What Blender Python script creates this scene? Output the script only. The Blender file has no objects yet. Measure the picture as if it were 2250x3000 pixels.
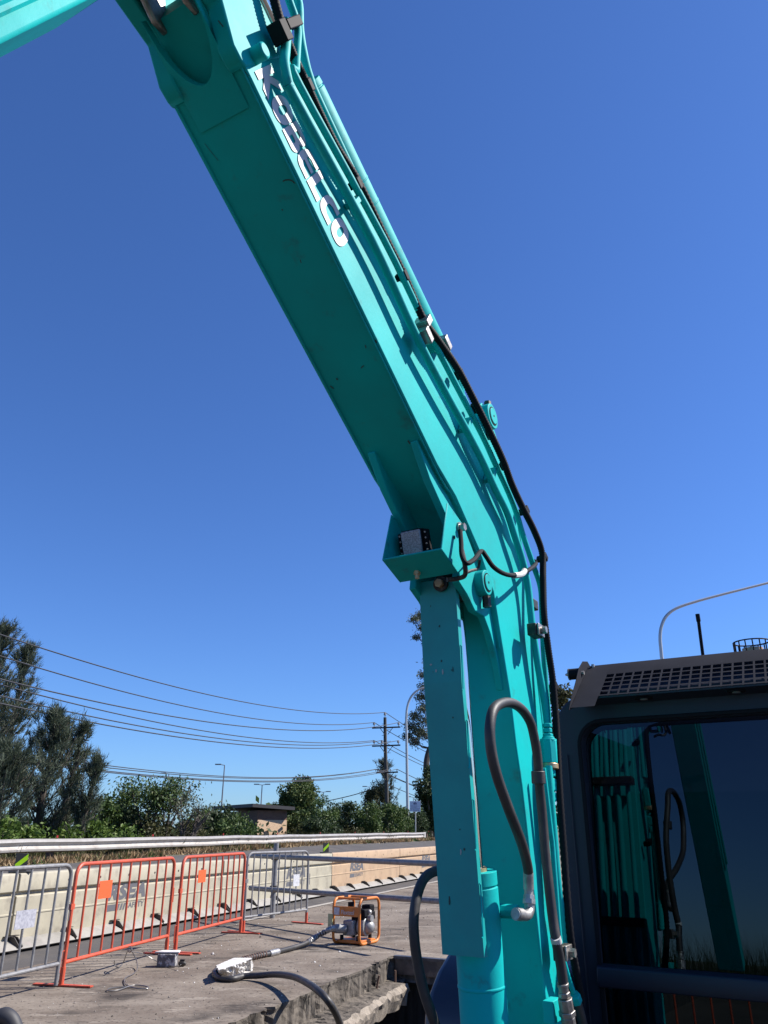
import bpy, bmesh, math, random
import numpy as np
from mathutils import Vector, Matrix
random.seed(7); rng = np.random.default_rng(7)
S = bpy.context.scene
COL = S.collection

# ------------------------------------------------------------------ camera
FPX, HORIZ, EYE = 2250.0, 2432.0, 1.38          # focal length in photo pixels, horizon row, eye height
TH = math.atan((HORIZ - 1500) / FPX)
cd = bpy.data.cameras.new("camera"); cam = bpy.data.objects.new("camera", cd); COL.objects.link(cam)
cam.location = (0, 0, EYE); cam.rotation_euler = (math.pi / 2 + TH, 0, 0)
cd.sensor_fit = 'VERTICAL'; cd.sensor_height = 36; cd.lens = FPX / 3000 * 36
cd.clip_start = 0.05; cd.clip_end = 6000
S.camera = cam

# ------------------------------------------------------------------ light
SUN_AZ = math.radians(81.0)    # clockwise from +Y
SUN_EL = math.radians(46.0)
sv = Vector((math.sin(SUN_AZ) * math.cos(SUN_EL), math.cos(SUN_AZ) * math.cos(SUN_EL), math.sin(SUN_EL)))
w = bpy.data.worlds.new("World"); S.world = w; w.use_nodes = True
nt = w.node_tree; bg = nt.nodes['Background']
sky = nt.nodes.new('ShaderNodeTexSky'); sky.sky_type = 'NISHITA'; sky.sun_disc = False
sky.sun_elevation = SUN_EL; sky.sun_rotation = SUN_AZ
sky.altitude = 0; sky.air_density = 1.0; sky.dust_density = 0.2; sky.ozone_density = 2.2
tint = nt.nodes.new('ShaderNodeMix'); tint.data_type = 'RGBA'; tint.blend_type = 'MULTIPLY'; tint.inputs[0].default_value = 1.0
tint.inputs[7].default_value = (0.53, 0.83, 1.38, 1)
nt.links.new(sky.outputs[0], tint.inputs[6]); nt.links.new(tint.outputs[2], bg.inputs[0])
bg.inputs[1].default_value = 0.065
sd = bpy.data.lights.new("sun", 'SUN'); sd.energy = 5.0; sd.angle = math.radians(0.53); sd.color = (1.0, 0.95, 0.88)
so = bpy.data.objects.new("sun", sd); COL.objects.link(so)
so.rotation_euler = sv.to_track_quat('Z', 'Y').to_euler()
S.view_settings.view_transform = 'Standard'; S.view_settings.look = 'None'
S.view_settings.exposure = 0.85; S.view_settings.gamma = 1.0

# ------------------------------------------------------------------ helpers
CAM = np.array([0, 0, EYE]); FW = np.array([0, math.cos(TH), math.sin(TH)]); UP = np.array([0, -math.sin(TH), math.cos(TH)])
def ray(px, py):
    return FW + np.array([1.0, 0, 0]) * (px - 1125) / FPX + UP * (1500 - py) / FPX
def G(px, py, z=0.0):
    r = ray(px, py); return Vector(CAM + r * ((z - EYE) / r[2]))
def Y(px, py, y):
    r = ray(px, py); return Vector(CAM + r * (y / r[1]))
HD = math.radians(29.5)                          # heading of the excavator
D = np.array([-math.sin(HD), -math.cos(HD), 0.0]); LL = np.array([math.cos(HD), -math.sin(HD), 0.0])
def M(s, l, z): return Vector(D * s + LL * l + np.array([0, 0, z]))
def BP(px, py, l):                               # photo point on a plane parallel to the boom
    r = ray(px, py); return Vector(CAM + r * (l / (r @ LL)))
def SP(px, py, s):
    r = ray(px, py); return Vector(CAM + r * (s / (r @ D)))
def SZ(px, py, l):
    p = BP(px, py, l); a = np.array(p); return (a @ D, a[2])
RV = np.array([.345, .939, 0]); RV /= np.linalg.norm(RV)      # along the road
QV = np.array([RV[1], -RV[0], 0])                              # across the road, towards the camera
def W(q, r, z): return Vector(QV * q + RV * r + np.array([0, 0, z]))

def smoothcurve(pts, n=6):
    P = [Vector(p) for p in pts]; out = []
    for i in range(len(P) - 1):
        p0 = P[max(i - 1, 0)]; p1 = P[i]; p2 = P[i + 1]; p3 = P[min(i + 2, len(P) - 1)]
        for k in range(n):
            t = k / n
            out.append(0.5 * ((2 * p1) + (p2 - p0) * t + (2 * p0 - 5 * p1 + 4 * p2 - p3) * t * t + (3 * p1 - p0 - 3 * p2 + p3) * t ** 3))
    out.append(P[-1]); return out

class MB:
    def __init__(s): s.v = []; s.f = []; s.m = []; s.mi = 0
    def add(s, vs, fs):
        b = len(s.v); s.v += [tuple(x) for x in vs]
        for f in fs: s.f.append([b + i for i in f]); s.m.append(s.mi)
        return s
    def hexa(s, p):                              # 8 corners: bottom 4 ccw, top 4 ccw
        return s.add(p, [(3, 2, 1, 0), (4, 5, 6, 7), (0, 1, 5, 4), (1, 2, 6, 5), (2, 3, 7, 6), (3, 0, 4, 7)])
    def box(s, c, size, ax=None):
        c = Vector(c); X, Yy, Z = ax if ax else (Vector((1, 0, 0)), Vector((0, 1, 0)), Vector((0, 0, 1)))
        X, Yy, Z = Vector(X), Vector(Yy), Vector(Z); a, b, d = [k / 2 for k in size]
        return s.hexa([c - X * a - Yy * b - Z * d, c + X * a - Yy * b - Z * d, c + X * a + Yy * b - Z * d, c - X * a + Yy * b - Z * d,
                       c - X * a - Yy * b + Z * d, c + X * a - Yy * b + Z * d, c + X * a + Yy * b + Z * d, c - X * a + Yy * b + Z * d])
    def prism(s, poly, off):                     # polygon (list of points) extruded by vector off
        n = len(poly); off = Vector(off); a = [Vector(p) for p in poly]; b = [p + off for p in a]
        return s.add(a + b, [list(range(n))[::-1], list(range(n, 2 * n))] + [(i, (i + 1) % n, n + (i + 1) % n, n + i) for i in range(n)])
    def tube(s, pts, r, n=10, radii=None, cap=True, closed=False):
        P = [Vector(p) for p in pts]; N = len(P)
        T = []
        for i in range(N):
            if closed: t = P[(i + 1) % N] - P[i - 1]
            else: t = P[min(i + 1, N - 1)] - P[max(i - 1, 0)]
            T.append(t.normalized() if t.length > 1e-9 else Vector((0, 0, 1)))
        u = T[0].orthogonal().normalized(); vs = []
        for i in range(N):
            u = (u - T[i] * u.dot(T[i])); u = u.normalized() if u.length > 1e-6 else T[i].orthogonal().normalized()
            v = T[i].cross(u); rr = radii[i] if radii else r
            for k in range(n):
                a = 2 * math.pi * k / n; vs.append(P[i] + (u * math.cos(a) + v * math.sin(a)) * rr)
        fs = []
        for i in range(N if closed else N - 1):
            j = (i + 1) % N
            for k in range(n): fs.append((i * n + k, i * n + (k + 1) % n, j * n + (k + 1) % n, j * n + k))
        if cap and not closed: fs += [list(range(n))[::-1], list(range((N - 1) * n, N * n))]
        return s.add(vs, fs)
    def cyl(s, a, b, r, n=16, r2=None):
        return s.tube([a, b], r, n, radii=[r, r2 if r2 is not None else r])
    def ball(s, c, rad, n=10, m=7):
        c = Vector(c); rx, ry, rz = rad if hasattr(rad, '__len__') else (rad,) * 3; vs = []; fs = []
        for i in range(m + 1):
            ph = math.pi * i / m
            for k in range(n):
                a = 2 * math.pi * k / n
                vs.append(c + Vector((rx * math.sin(ph) * math.cos(a), ry * math.sin(ph) * math.sin(a), rz * math.cos(ph))))
        for i in range(m):
            for k in range(n): fs.append((i * n + k, (i + 1) * n + k, (i + 1) * n + (k + 1) % n, i * n + (k + 1) % n))
        return s.add(vs, fs)
    def build(s, name, mats, parent=None, org=None, bevel=0, smooth=True, ang=35, seg=2, explode=False):
        if explode:                              # every separate piece becomes an object of its own
            par = list(range(len(s.v)))
            def fd(i):
                while par[i] != i: par[i] = par[par[i]]; i = par[i]
                return i
            for f in s.f:
                for i in f[1:]: par[fd(i)] = fd(f[0])
            groups = {}
            for fi, f in enumerate(s.f): groups.setdefault(fd(f[0]), []).append(fi)
            out = []
            for fl in groups.values():
                m2 = MB(); mp = {}
                for fi in fl:
                    for i in s.f[fi]:
                        if i not in mp: mp[i] = len(m2.v); m2.v.append(s.v[i])
                    m2.f.append([mp[i] for i in s.f[fi]]); m2.m.append(s.m[fi])
                out.append(m2.build(name, mats, parent, org, bevel, smooth, ang, seg))
            return out[0]
        org = Vector(org) if org is not None else (Vector(ROOT[parent.name]) if parent else Vector((0, 0, 0)))
        me = bpy.data.meshes.new(name)
        me.from_pydata([tuple(Vector(v) - org) for v in s.v], [], s.f)
        for m in (mats if isinstance(mats, (list, tuple)) else [mats]): me.materials.append(m)
        me.polygons.foreach_set('material_index', s.m)
        me.update()
        bm = bmesh.new(); bm.from_mesh(me); bmesh.ops.recalc_face_normals(bm, faces=bm.faces); bm.to_mesh(me); bm.free()
        if smooth:
            me.polygons.foreach_set('use_smooth', [True] * len(me.polygons)); me.set_sharp_from_angle(angle=math.radians(ang))
        o = bpy.data.objects.new(name, me); COL.objects.link(o)
        if parent: o.parent = parent; ROOT[o.name] = org
        else: o.location = org
        if not parent: ROOT[o.name] = org
        if bevel:
            b = o.modifiers.new("bevel", 'BEVEL'); b.width = bevel; b.segments = seg; b.limit_method = 'ANGLE'; b.angle_limit = math.radians(40)
        return o
ROOT = {}
def thing(name, label, cat, loc, group=None, rotz=0):
    o = bpy.data.objects.new(name, None); COL.objects.link(o); o.location = loc; o.rotation_euler = (0, 0, rotz)
    o.empty_display_size = .1
    ROOT[o.name] = Vector(loc); return tag(o, label, cat, group)
def tag(o, label, cat, group=None, kind=None):
    o['label'] = label; o['category'] = cat
    if group: o['group'] = group
    if kind: o['kind'] = kind
    return o
def structure(o, kind='structure'): o['kind'] = kind; return o
def copy_tree(o, parent=None):
    c = o.copy(); COL.objects.link(c)
    if parent: c.parent = parent
    ROOT[c.name] = ROOT.get(o.name, Vector((0, 0, 0)))
    for ch in o.children: copy_tree(ch, c)
    return c

# ------------------------------------------------------------------ materials
def mat(name, base, rough=.5, metal=0, c2=None, scale=6, lo=.4, hi=.65, bump=0, bscale=60, spec=.5, detail=6, dirt=None, dscale=3, dlo=.55, dhi=.7, coat=0, stretch=None, rvar=0):
    m = bpy.data.materials.new(name); m.use_nodes = True; t = m.node_tree; b = t.nodes['Principled BSDF']
    b.inputs['Base Color'].default_value = (*base, 1); b.inputs['Roughness'].default_value = rough; b.inputs['Metallic'].default_value = metal
    b.inputs['Specular IOR Level'].default_value = spec; b.inputs['Coat Weight'].default_value = coat
    tc = t.nodes.new('ShaderNodeTexCoord'); vec = tc.outputs['Object']
    if stretch:
        mp = t.nodes.new('ShaderNodeMapping'); mp.inputs['Scale'].default_value = stretch[:3]
        if len(stretch) > 3: mp.inputs['Rotation'].default_value = (0, 0, stretch[3])
        t.links.new(vec, mp.inputs[0]); vec = mp.outputs[0]
    def noise(sc, det=detail):
        n = t.nodes.new('ShaderNodeTexNoise'); n.inputs['Scale'].default_value = sc; n.inputs['Detail'].default_value = det; n.inputs['Roughness'].default_value = .62
        t.links.new(vec, n.inputs['Vector']); return n.outputs['Fac']
    def ramp(f, a, c):
        r = t.nodes.new('ShaderNodeMapRange'); r.inputs['From Min'].default_value = a; r.inputs['From Max'].default_value = c; t.links.new(f, r.inputs['Value']); return r.outputs[0]
    def mix(f, a, c):
        x = t.nodes.new('ShaderNodeMix'); x.data_type = 'RGBA'; t.links.new(f, x.inputs[0])
        if isinstance(a, tuple): x.inputs[6].default_value = (*a, 1)
        else: t.links.new(a, x.inputs[6])
        x.inputs[7].default_value = (*c, 1); return x.outputs[2]
    col = base
    if c2: col = mix(ramp(noise(scale), lo, hi), col, c2)
    if dirt: col = mix(ramp(noise(dscale, 8), dlo, dhi), col, dirt)
    if not isinstance(col, tuple): t.links.new(col, b.inputs['Base Color'])
    if rvar:
        r = t.nodes.new('ShaderNodeMapRange'); r.inputs['To Min'].default_value = rough - rvar; r.inputs['To Max'].default_value = rough + rvar
        t.links.new(noise(scale * 2), r.inputs['Value']); t.links.new(r.outputs[0], b.inputs['Roughness'])
    if bump:
        bn = t.nodes.new('ShaderNodeBump'); bn.inputs['Strength'].default_value = bump; bn.inputs['Distance'].default_value = .01
        t.links.new(noise(bscale, 5), bn.inputs['Height']); t.links.new(bn.outputs[0], b.inputs['Normal'])
    return m
def leafmat(name, a, b_, c=None, trans=.25, rough=.6):
    m = bpy.data.materials.new(name); m.use_nodes = True; t = m.node_tree; b = t.nodes['Principled BSDF']
    g = t.nodes.new('ShaderNodeNewGeometry'); r = t.nodes.new('ShaderNodeValToRGB')
    r.color_ramp.elements[0].color = (*a, 1); r.color_ramp.elements[1].color = (*b_, 1)
    if c: e = r.color_ramp.elements.new(.93); e.color = (*c, 1); r.color_ramp.elements[1].position = .85; r.color_ramp.elements[1].color = (*b_, 1); r.color_ramp.elements[2].color = (*c, 1)
    t.links.new(g.outputs['Random Per Island'], r.inputs[0]); t.links.new(r.outputs[0], b.inputs['Base Color'])
    b.inputs['Roughness'].default_value = rough; b.inputs['Specular IOR Level'].default_value = .3
    tr = t.nodes.new('ShaderNodeBsdfTranslucent'); t.links.new(r.outputs[0], tr.inputs[0])
    mx = t.nodes.new('ShaderNodeMixShader'); mx.inputs[0].default_value = trans
    t.links.new(b.outputs[0], mx.inputs[1]); t.links.new(tr.outputs[0], mx.inputs[2])
    t.links.new(mx.outputs[0], t.nodes['Material Output'].inputs[0]); return m

TEAL = mat("teal_paint", (.0, .42, .41), .60, c2=(.006, .335, .33), scale=1.6, lo=.38, hi=.66, bump=.06, bscale=45, dirt=(.025, .20, .19), dscale=11, dlo=.60, dhi=.78, spec=.14, rvar=.08)
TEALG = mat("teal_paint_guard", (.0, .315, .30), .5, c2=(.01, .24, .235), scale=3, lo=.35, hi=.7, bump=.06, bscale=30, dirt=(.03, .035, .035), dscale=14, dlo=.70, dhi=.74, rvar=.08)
WHITE = mat("white_decal", (.60, .575, .60), .65)
CHROME = mat("chrome_rod", (.75, .7, .66), .12, 1.0)
STEEL = mat("worn_steel", (.38, .36, .34), .45, .8, c2=(.2, .185, .17), scale=30, bump=.1)
GALV = mat("galvanised_steel", (.24, .235, .235), .5, .25, c2=(.16, .158, .16), scale=18, rvar=.1)
RUBBER = mat("black_hose", (.028, .026, .028), .55, c2=(.075, .062, .055), scale=5, lo=.45, hi=.75, bump=.08, bscale=120)
BLACK = mat("black_plastic", (.010, .010, .013), .7, spec=.12)
GRIME = mat("greasy_steel", (.02, .018, .016), .55, .2, c2=(.10, .075, .05), scale=40, lo=.5, hi=.7)
CAB = mat("dark_cab_paint", (.008, .011, .024), .5, c2=(.012, .015, .028), scale=3, bump=.03, bscale=80, rvar=.08, dirt=(.06, .055, .05), dscale=10, dlo=.66, dhi=.85)
VISOR = mat("grey_visor_paint", (.024, .0245, .031), .8, c2=(.019, .0195, .025), scale=5, dirt=(.10, .09, .085), dscale=22, dlo=.66, dhi=.8, bump=.04, spec=.04)
NAVY = mat("dark_navy_cover", (.02, .024, .045), .35, c2=(.028, .03, .05), scale=3)
INTER = mat("cab_interior", (.012, .012, .014), .85)
WHITEP = mat("white_tape", (.52, .50, .48), .6)
YEL = mat("zinc_yellow", (.5, .36, .2), .4, .5)
ORANGE = mat("orange_barrier_paint", (.50, .080, .034), .5, c2=(.40, .06, .03), scale=9, dirt=(.30, .06, .04), dscale=20, dlo=.64, dhi=.74, bump=.05)
ORPLATE = mat("orange_plate", (.66, .10, .025), .5)
CREAM = mat("cream_plastic", (.37, .335, .25), .6, c2=(.31, .28, .21), scale=2.5, dirt=(.20, .175, .135), dscale=4, dlo=.52, dhi=.74, bump=.05)
TAN = mat("tan_plastic", (.41, .285, .175), .55, c2=(.37, .25, .155), scale=2.5, dirt=(.24, .17, .11), dscale=4, dlo=.52, dhi=.74, bump=.05)
LOGO = mat("grey_stencil", (.10, .10, .108), .6, dirt=(.2, .19, .17), dscale=14, dlo=.6, dhi=.7)
GUSS = mat("dark_bracket_steel", (.05, .045, .042), .5, .4)
FLANGE = mat("pale_flange", (.28, .262, .235), .6, c2=(.20, .19, .17), scale=4, dirt=(.25, .22, .2), dscale=7)
BLK = mat("black_sign", (.012, .012, .012), .5)
LIME = mat("lime_sign", (.26, .48, .0), .45)
WOOD = mat("weathered_wood", (.05, .046, .042), .85, c2=(.085, .078, .066), scale=4, bump=.3, bscale=20, stretch=(12, 12, 1))
GUARD = mat("guardrail_steel", (.40, .375, .35), .5, .2, c2=(.34, .315, .29), scale=3, dirt=(.22, .19, .165), dscale=4, dlo=.55, dhi=.8)
RUST = mat("rusty_post", (.13, .075, .05), .8)
RED = mat("red_reflector", (.25, .02, .015), .4)
UNITOR = mat("orange_machine_paint", (.60, .19, .03), .45, c2=(.48, .14, .025), scale=12, dirt=(.16, .10, .06), dscale=22, dlo=.60, dhi=.72)
GREYM = mat("grey_cast_metal", (.3, .3, .3), .5, .3, c2=(.2, .2, .2), scale=20)
ALU = mat("bright_alloy", (.42, .41, .40), .45, .7, c2=(.25, .24, .235), scale=30)
LENS = None

def glassmat(name, tint, rough=.0):
    m = bpy.data.materials.new(name); m.use_nodes = True; t = m.node_tree; t.nodes.remove(t.nodes['Principled BSDF'])
    tr = t.nodes.new('ShaderNodeBsdfTransparent'); tr.inputs[0].default_value = (*tint, 1)
    gl = t.nodes.new('ShaderNodeBsdfGlossy'); gl.inputs['Color'].default_value = (.62, .85, 1.0, 1); gl.inputs['Roughness'].default_value = rough
    fr = t.nodes.new('ShaderNodeFresnel'); fr.inputs[0].default_value = 1.52
    mx = t.nodes.new('ShaderNodeMixShader'); t.links.new(fr.outputs[0], mx.inputs[0]); t.links.new(tr.outputs[0], mx.inputs[1]); t.links.new(gl.outputs[0], mx.inputs[2])
    t.links.new(mx.outputs[0], t.nodes['Material Output'].inputs[0]); return m
GLASS = glassmat("tinted_glass", (.12, .14, .17))
LENS = mat("lamp_lens", (.34, .34, .37), .2, c2=(.2, .2, .22), scale=180, lo=.45, hi=.55)

# ------------------------------------------------------------------ text
def text_mesh(body, size, ex, ey, org, name, m, parent, width=None, offset=.0, shear=0, thick=.002, spacing=1.0):
    cu = bpy.data.curves.new("t", 'FONT'); cu.body = body; cu.size = 1; cu.offset = offset; cu.shear = shear; cu.space_character = spacing
    cu.resolution_u = 4
    o = bpy.data.objects.new("t", cu); COL.objects.link(o); bpy.context.view_layer.update()
    me = o.to_mesh(); V = [v.co.copy() for v in me.vertices]; F = [list(p.vertices) for p in me.polygons]
    o.to_mesh_clear(); bpy.data.objects.remove(o); bpy.data.curves.remove(cu)
    return place_flat(V, F, size, ex, ey, org, name, m, parent, width, thick)
def place_flat(V, F, size, ex, ey, org, name, m, parent, width, thick):
    x0 = min(v.x for v in V); x1 = max(v.x for v in V); y0 = min(v.y for v in V); y1 = max(v.y for v in V)
    sy = size / (y1 - y0); sx = (width / (x1 - x0)) if width else sy
    ex, ey, org = Vector(ex).normalized(), Vector(ey).normalized(), Vector(org); ez = ex.cross(ey)
    mb = MB(); mb.add([org + ex * (v.x - x0) * sx + ey * (v.y - y0) * sy + ez * thick for v in V], F)
    o = mb.build(name, m, parent, smooth=False)
    me = o.data                                   # keep the face towards ez
    if len(me.polygons) and (me.polygons[0].normal.dot(ez) < 0): me.flip_normals()
    return o
def glyph_mesh(loops):
    cu = bpy.data.curves.new("g", 'CURVE'); cu.dimensions = '2D'; cu.fill_mode = 'BOTH'
    for lp in loops:
        sp = cu.splines.new('POLY'); sp.points.add(len(lp) - 1); sp.use_cyclic_u = True
        for p, c in zip(sp.points, lp): p.co = (c[0], c[1], 0, 1)
    o = bpy.data.objects.new("g", cu); COL.objects.link(o); bpy.context.view_layer.update()
    me = o.to_mesh(); V = [v.co.copy() for v in me.vertices]; F = [list(p.vertices) for p in me.polygons]
    o.to_mesh_clear(); bpy.data.objects.remove(o); bpy.data.curves.remove(cu); return V, F

# ------------------------------------------------------------------ setting: ground, deck, road, verge, pit
def groundmat():
    m = mat("dirty_deck", (.135, .108, .086), .92, c2=(.205, .172, .14), scale=.9, lo=.42, hi=.62, spec=.25, bump=.5, bscale=35, stretch=(1.0, 1.6, 1, -.35), dirt=(.045, .037, .031), dscale=1.1, dlo=.52, dhi=.66)
    t = m.node_tree; b = t.nodes['Principled BSDF']; src = b.inputs['Base Color'].links[0].from_socket
    tc = t.nodes.new('ShaderNodeTexCoord')
    def layer(src, node, a, c, color):
        r = t.nodes.new('ShaderNodeMapRange'); r.inputs['From Min'].default_value = a; r.inputs['From Max'].default_value = c; t.links.new(node, r.inputs['Value'])
        x = t.nodes.new('ShaderNodeMix'); x.data_type = 'RGBA'; t.links.new(r.outputs[0], x.inputs[0]); t.links.new(src, x.inputs[6]); x.inputs[7].default_value = (*color, 1); return x.outputs[2]
    mp = t.nodes.new('ShaderNodeMapping'); mp.inputs['Scale'].default_value = (1.0, 2.4, 1); mp.inputs['Rotation'].default_value = (0, 0, .25); t.links.new(tc.outputs['Object'], mp.inputs[0])
    n = t.nodes.new('ShaderNodeTexNoise'); n.inputs['Scale'].default_value = 1.7; n.inputs['Detail'].default_value = 9; n.inputs['Roughness'].default_value = .7; t.links.new(mp.outputs[0], n.inputs['Vector'])
    src = layer(src, n.outputs['Fac'], .56, .72, (.34, .295, .245))
    n2 = t.nodes.new('ShaderNodeTexNoise'); n2.inputs['Scale'].default_value = 26; n2.inputs['Detail'].default_value = 7; t.links.new(tc.outputs['Object'], n2.inputs['Vector'])
    src = layer(src, n2.outputs['Fac'], .58, .68, (.05, .041, .035))
    src = layer(src, n2.outputs['Fac'], .36, .27, (.27, .235, .195))
    t.links.new(src, b.inputs['Base Color']); return m
DECK = groundmat()
ASPH = mat("asphalt", (.082, .076, .074), .92, c2=(.066, .061, .059), scale=1.2, bump=.5, bscale=90, spec=.25, dirt=(.11, .097, .085), dscale=2, dlo=.5, dhi=.75)
VERGE = mat("verge_soil", (.12, .092, .058), .95, c2=(.055, .06, .025), scale=1.2, lo=.4, hi=.6, bump=.8, bscale=12)
FAR = mat("far_ground", (.12, .11, .07), .95, c2=(.07, .09, .04), scale=.02)
PITM = mat("pit_soil", (.055, .045, .037), .95, c2=(.035, .03, .025), scale=1.3, bump=.6, bscale=15)
LINE = mat("worn_road_line", (.33, .30, .26), .85, dirt=(.13, .115, .10), dscale=7, dlo=.5, dhi=.66)
CONC = mat("broken_concrete", (.15, .128, .105), .95, c2=(.06, .052, .045), scale=5, lo=.42, hi=.62, bump=1, bscale=30, spec=.2, stretch=(2.2, 2.2, .8), dirt=(.012, .011, .01), dscale=4.2, dlo=.56, dhi=.63, detail=9)
CONCL = mat("pale_broken_concrete", (.30, .255, .205), .95, c2=(.17, .142, .112), scale=5, lo=.4, hi=.65, bump=1.0, bscale=30, stretch=(3, 3, .6), dirt=(.10, .085, .07), dscale=6, dlo=.56, dhi=.68)
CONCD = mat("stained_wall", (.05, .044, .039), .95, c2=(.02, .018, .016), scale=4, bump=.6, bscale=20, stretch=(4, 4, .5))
CHALK = mat("pale_rubble", (.56, .54, .51), .85, c2=(.42, .40, .38), scale=9, bump=.5, bscale=35)

def sheet(name, pts, m, kind='structure'):
    mb = MB(); mb.add(pts, [list(range(len(pts)))]); return structure(mb.build(name, m, smooth=False), kind)
sheet("ground", [(-4000, -4000, -1.4), (4000, -4000, -1.4), (4000, 4000, -1.4), (-4000, 4000, -1.4)], FAR)
sheet("pit_floor", [W(-3.9, -60, -1.1), W(60, -60, -1.1), W(60, 10.2, -1.1), W(-3.9, 10.2, -1.1)], PITM)

def zroad(q, r=20):                              # height of the carriageway across and along the road
    t = min(max((-8.9 - q) / 5.7, 0), 1); return (.63 + .17 * min(max((r - 17) / 14, 0), 1)) * t
mb = MB(); qs = [-7.0, -8.0, -8.9] + [-8.9 - .57 * i for i in range(1, 11)] ; rs = [-60, -20, 0, 10, 17, 20, 24, 27, 31, 45, 60, 90, 140, 250, 500, 900]
for i in range(len(qs) - 1):
    for j in range(len(rs) - 1):
        a, b, c, d_ = qs[i], qs[i + 1], rs[j], rs[j + 1]
        mb.add([W(a, c, zroad(a, c) - .012), W(b, c, zroad(b, c) - .012), W(b, d_, zroad(b, d_) - .012), W(a, d_, zroad(a, d_) - .012)], [(0, 1, 2, 3)])
structure(mb.build("road", ASPH))
mb = MB(); qs = [-14.55, -14.7, -15.2, -16.5, -19, -30, -60, -400]; zs = [-.03, .0, .02, .0, .05, .1, .1, .1]
for i in range(len(qs) - 1):
    for j in range(len(rs) - 1):
        za, zb_ = zroad(-15, rs[j]), zroad(-15, rs[j + 1]); mb.add([W(qs[i], rs[j], zs[i] + za), W(qs[i + 1], rs[j], zs[i + 1] + za), W(qs[i + 1], rs[j + 1], zs[i + 1] + zb_), W(qs[i], rs[j + 1], zs[i] + zb_)], [(0, 1, 2, 3)])
structure(mb.build("verge", VERGE))
# deck slab: a thick plate whose near edge is broken
edge = []
r_ = -30.0
while r_ < 9.8:
    j = (random.gauss(0, .008) + .02 * math.sin(r_ * 3.7) + (random.uniform(-.06, -.02) if random.random() < .10 else 0) if r_ > 3 else 0); edge.append((-3.5 + j, r_)); r_ += .055 if r_ > 3 else 3.0
edge.append((-3.48, 9.87))
poly = [(-7.0, -30)] + edge + [(-2.9, 9.78), (0, 9.42), (60, 3.0), (60, 260), (-7.0, 260)]
mb = MB(); n = len(poly); top = [W(q, r, 0) for q, r in poly]
mb.add(top, [list(range(n))]); mb.mi = 1
lv = [0, -.02, -.05, -.085, -.12, -.155, -.19, -.225, -.26]; rows = []
ne = len(edge)
for k, z_ in enumerate(lv):
    row = []
    for i, (q, r) in enumerate(poly):
        e_ = 1 <= i <= ne and r > 3
        dq = 0 if (k == 0 or not e_) else rng.normal(0, .003) + (-.03 if rng.random() < .015 else 0) - .010 * (k > 1)
        row.append(W(q + dq, r + (rng.normal(0, .008) if e_ and k else 0), z_))
    rows.append(row)
V = [p for r in rows for p in r]
mb.add(V, [(k * n + i, k * n + (i + 1) % n, (k + 1) * n + (i + 1) % n, (k + 1) * n + i) for k in range(len(lv) - 1) for i in range(n)])
structure(mb.build("deck", [DECK, CONC], smooth=False))
# painted edge line, worn
mb = MB()
for k in range(60):
    a = 12.6 + k * .5 if k < 40 else 32.6 + (k - 40) * 2; b_ = a + (.5 if k < 40 else 2)
    mb.add([W(-7.02 + .0, a, .004), W(-7.16, a, .004), W(-7.16, b_, .004), W(-7.02, b_, .004)], [(0, 1, 2, 3)])
o = mb.build("road_line", LINE, smooth=False); structure(o)
# far bank behind the excavator and pit walls
def wall(name, q0, r0, q1, r1, z0, z1, t, m, label):
    a = W(q0, r0, 0); b = W(q1, r1, 0); dr = (b - a).normalized(); nn = Vector((dr.y, -dr.x, 0))
    o = MB().hexa([a - nn * t + Vector((0, 0, z0)), b - nn * t + Vector((0, 0, z0)), b + Vector((0, 0, z0)), a + Vector((0, 0, z0)),
                   a - nn * t + Vector((0, 0, z1)), b - nn * t + Vector((0, 0, z1)), b + Vector((0, 0, z1)), a + Vector((0, 0, z1))]).build(name, m)
    return tag(o, label, "wall")
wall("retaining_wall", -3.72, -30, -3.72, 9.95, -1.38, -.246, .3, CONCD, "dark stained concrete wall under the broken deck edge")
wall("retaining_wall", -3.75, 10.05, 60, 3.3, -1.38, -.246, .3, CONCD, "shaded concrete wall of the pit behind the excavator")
# steel angle on the rear deck edge
mb = MB(); a = W(-3.47, 9.86, 0); b = W(0, 9.41, 0); c = W(40, 5.2, 0)
for p, q in ((a, b), (b, c)):
    x = (q - p).normalized(); yv = Vector((x.y, -x.x, 0))
    mb.box((p + q) / 2 + Vector((0, 0, -.005)) + yv * .03, ((q - p).length, .08, .03), (x, yv, Vector((0, 0, 1))))
    mb.box((p + q) / 2 + Vector((0, 0, -.10)) + yv * .012, ((q - p).length, .015, .17), (x, yv, Vector((0, 0, 1))))
tag(mb.build("edge_beam", mat("edge_steel", (.06, .06, .07), .4, .6, c2=(.16, .15, .15), scale=5)), "dark steel angle along the deck edge behind the excavator", "edge beam")
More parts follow.
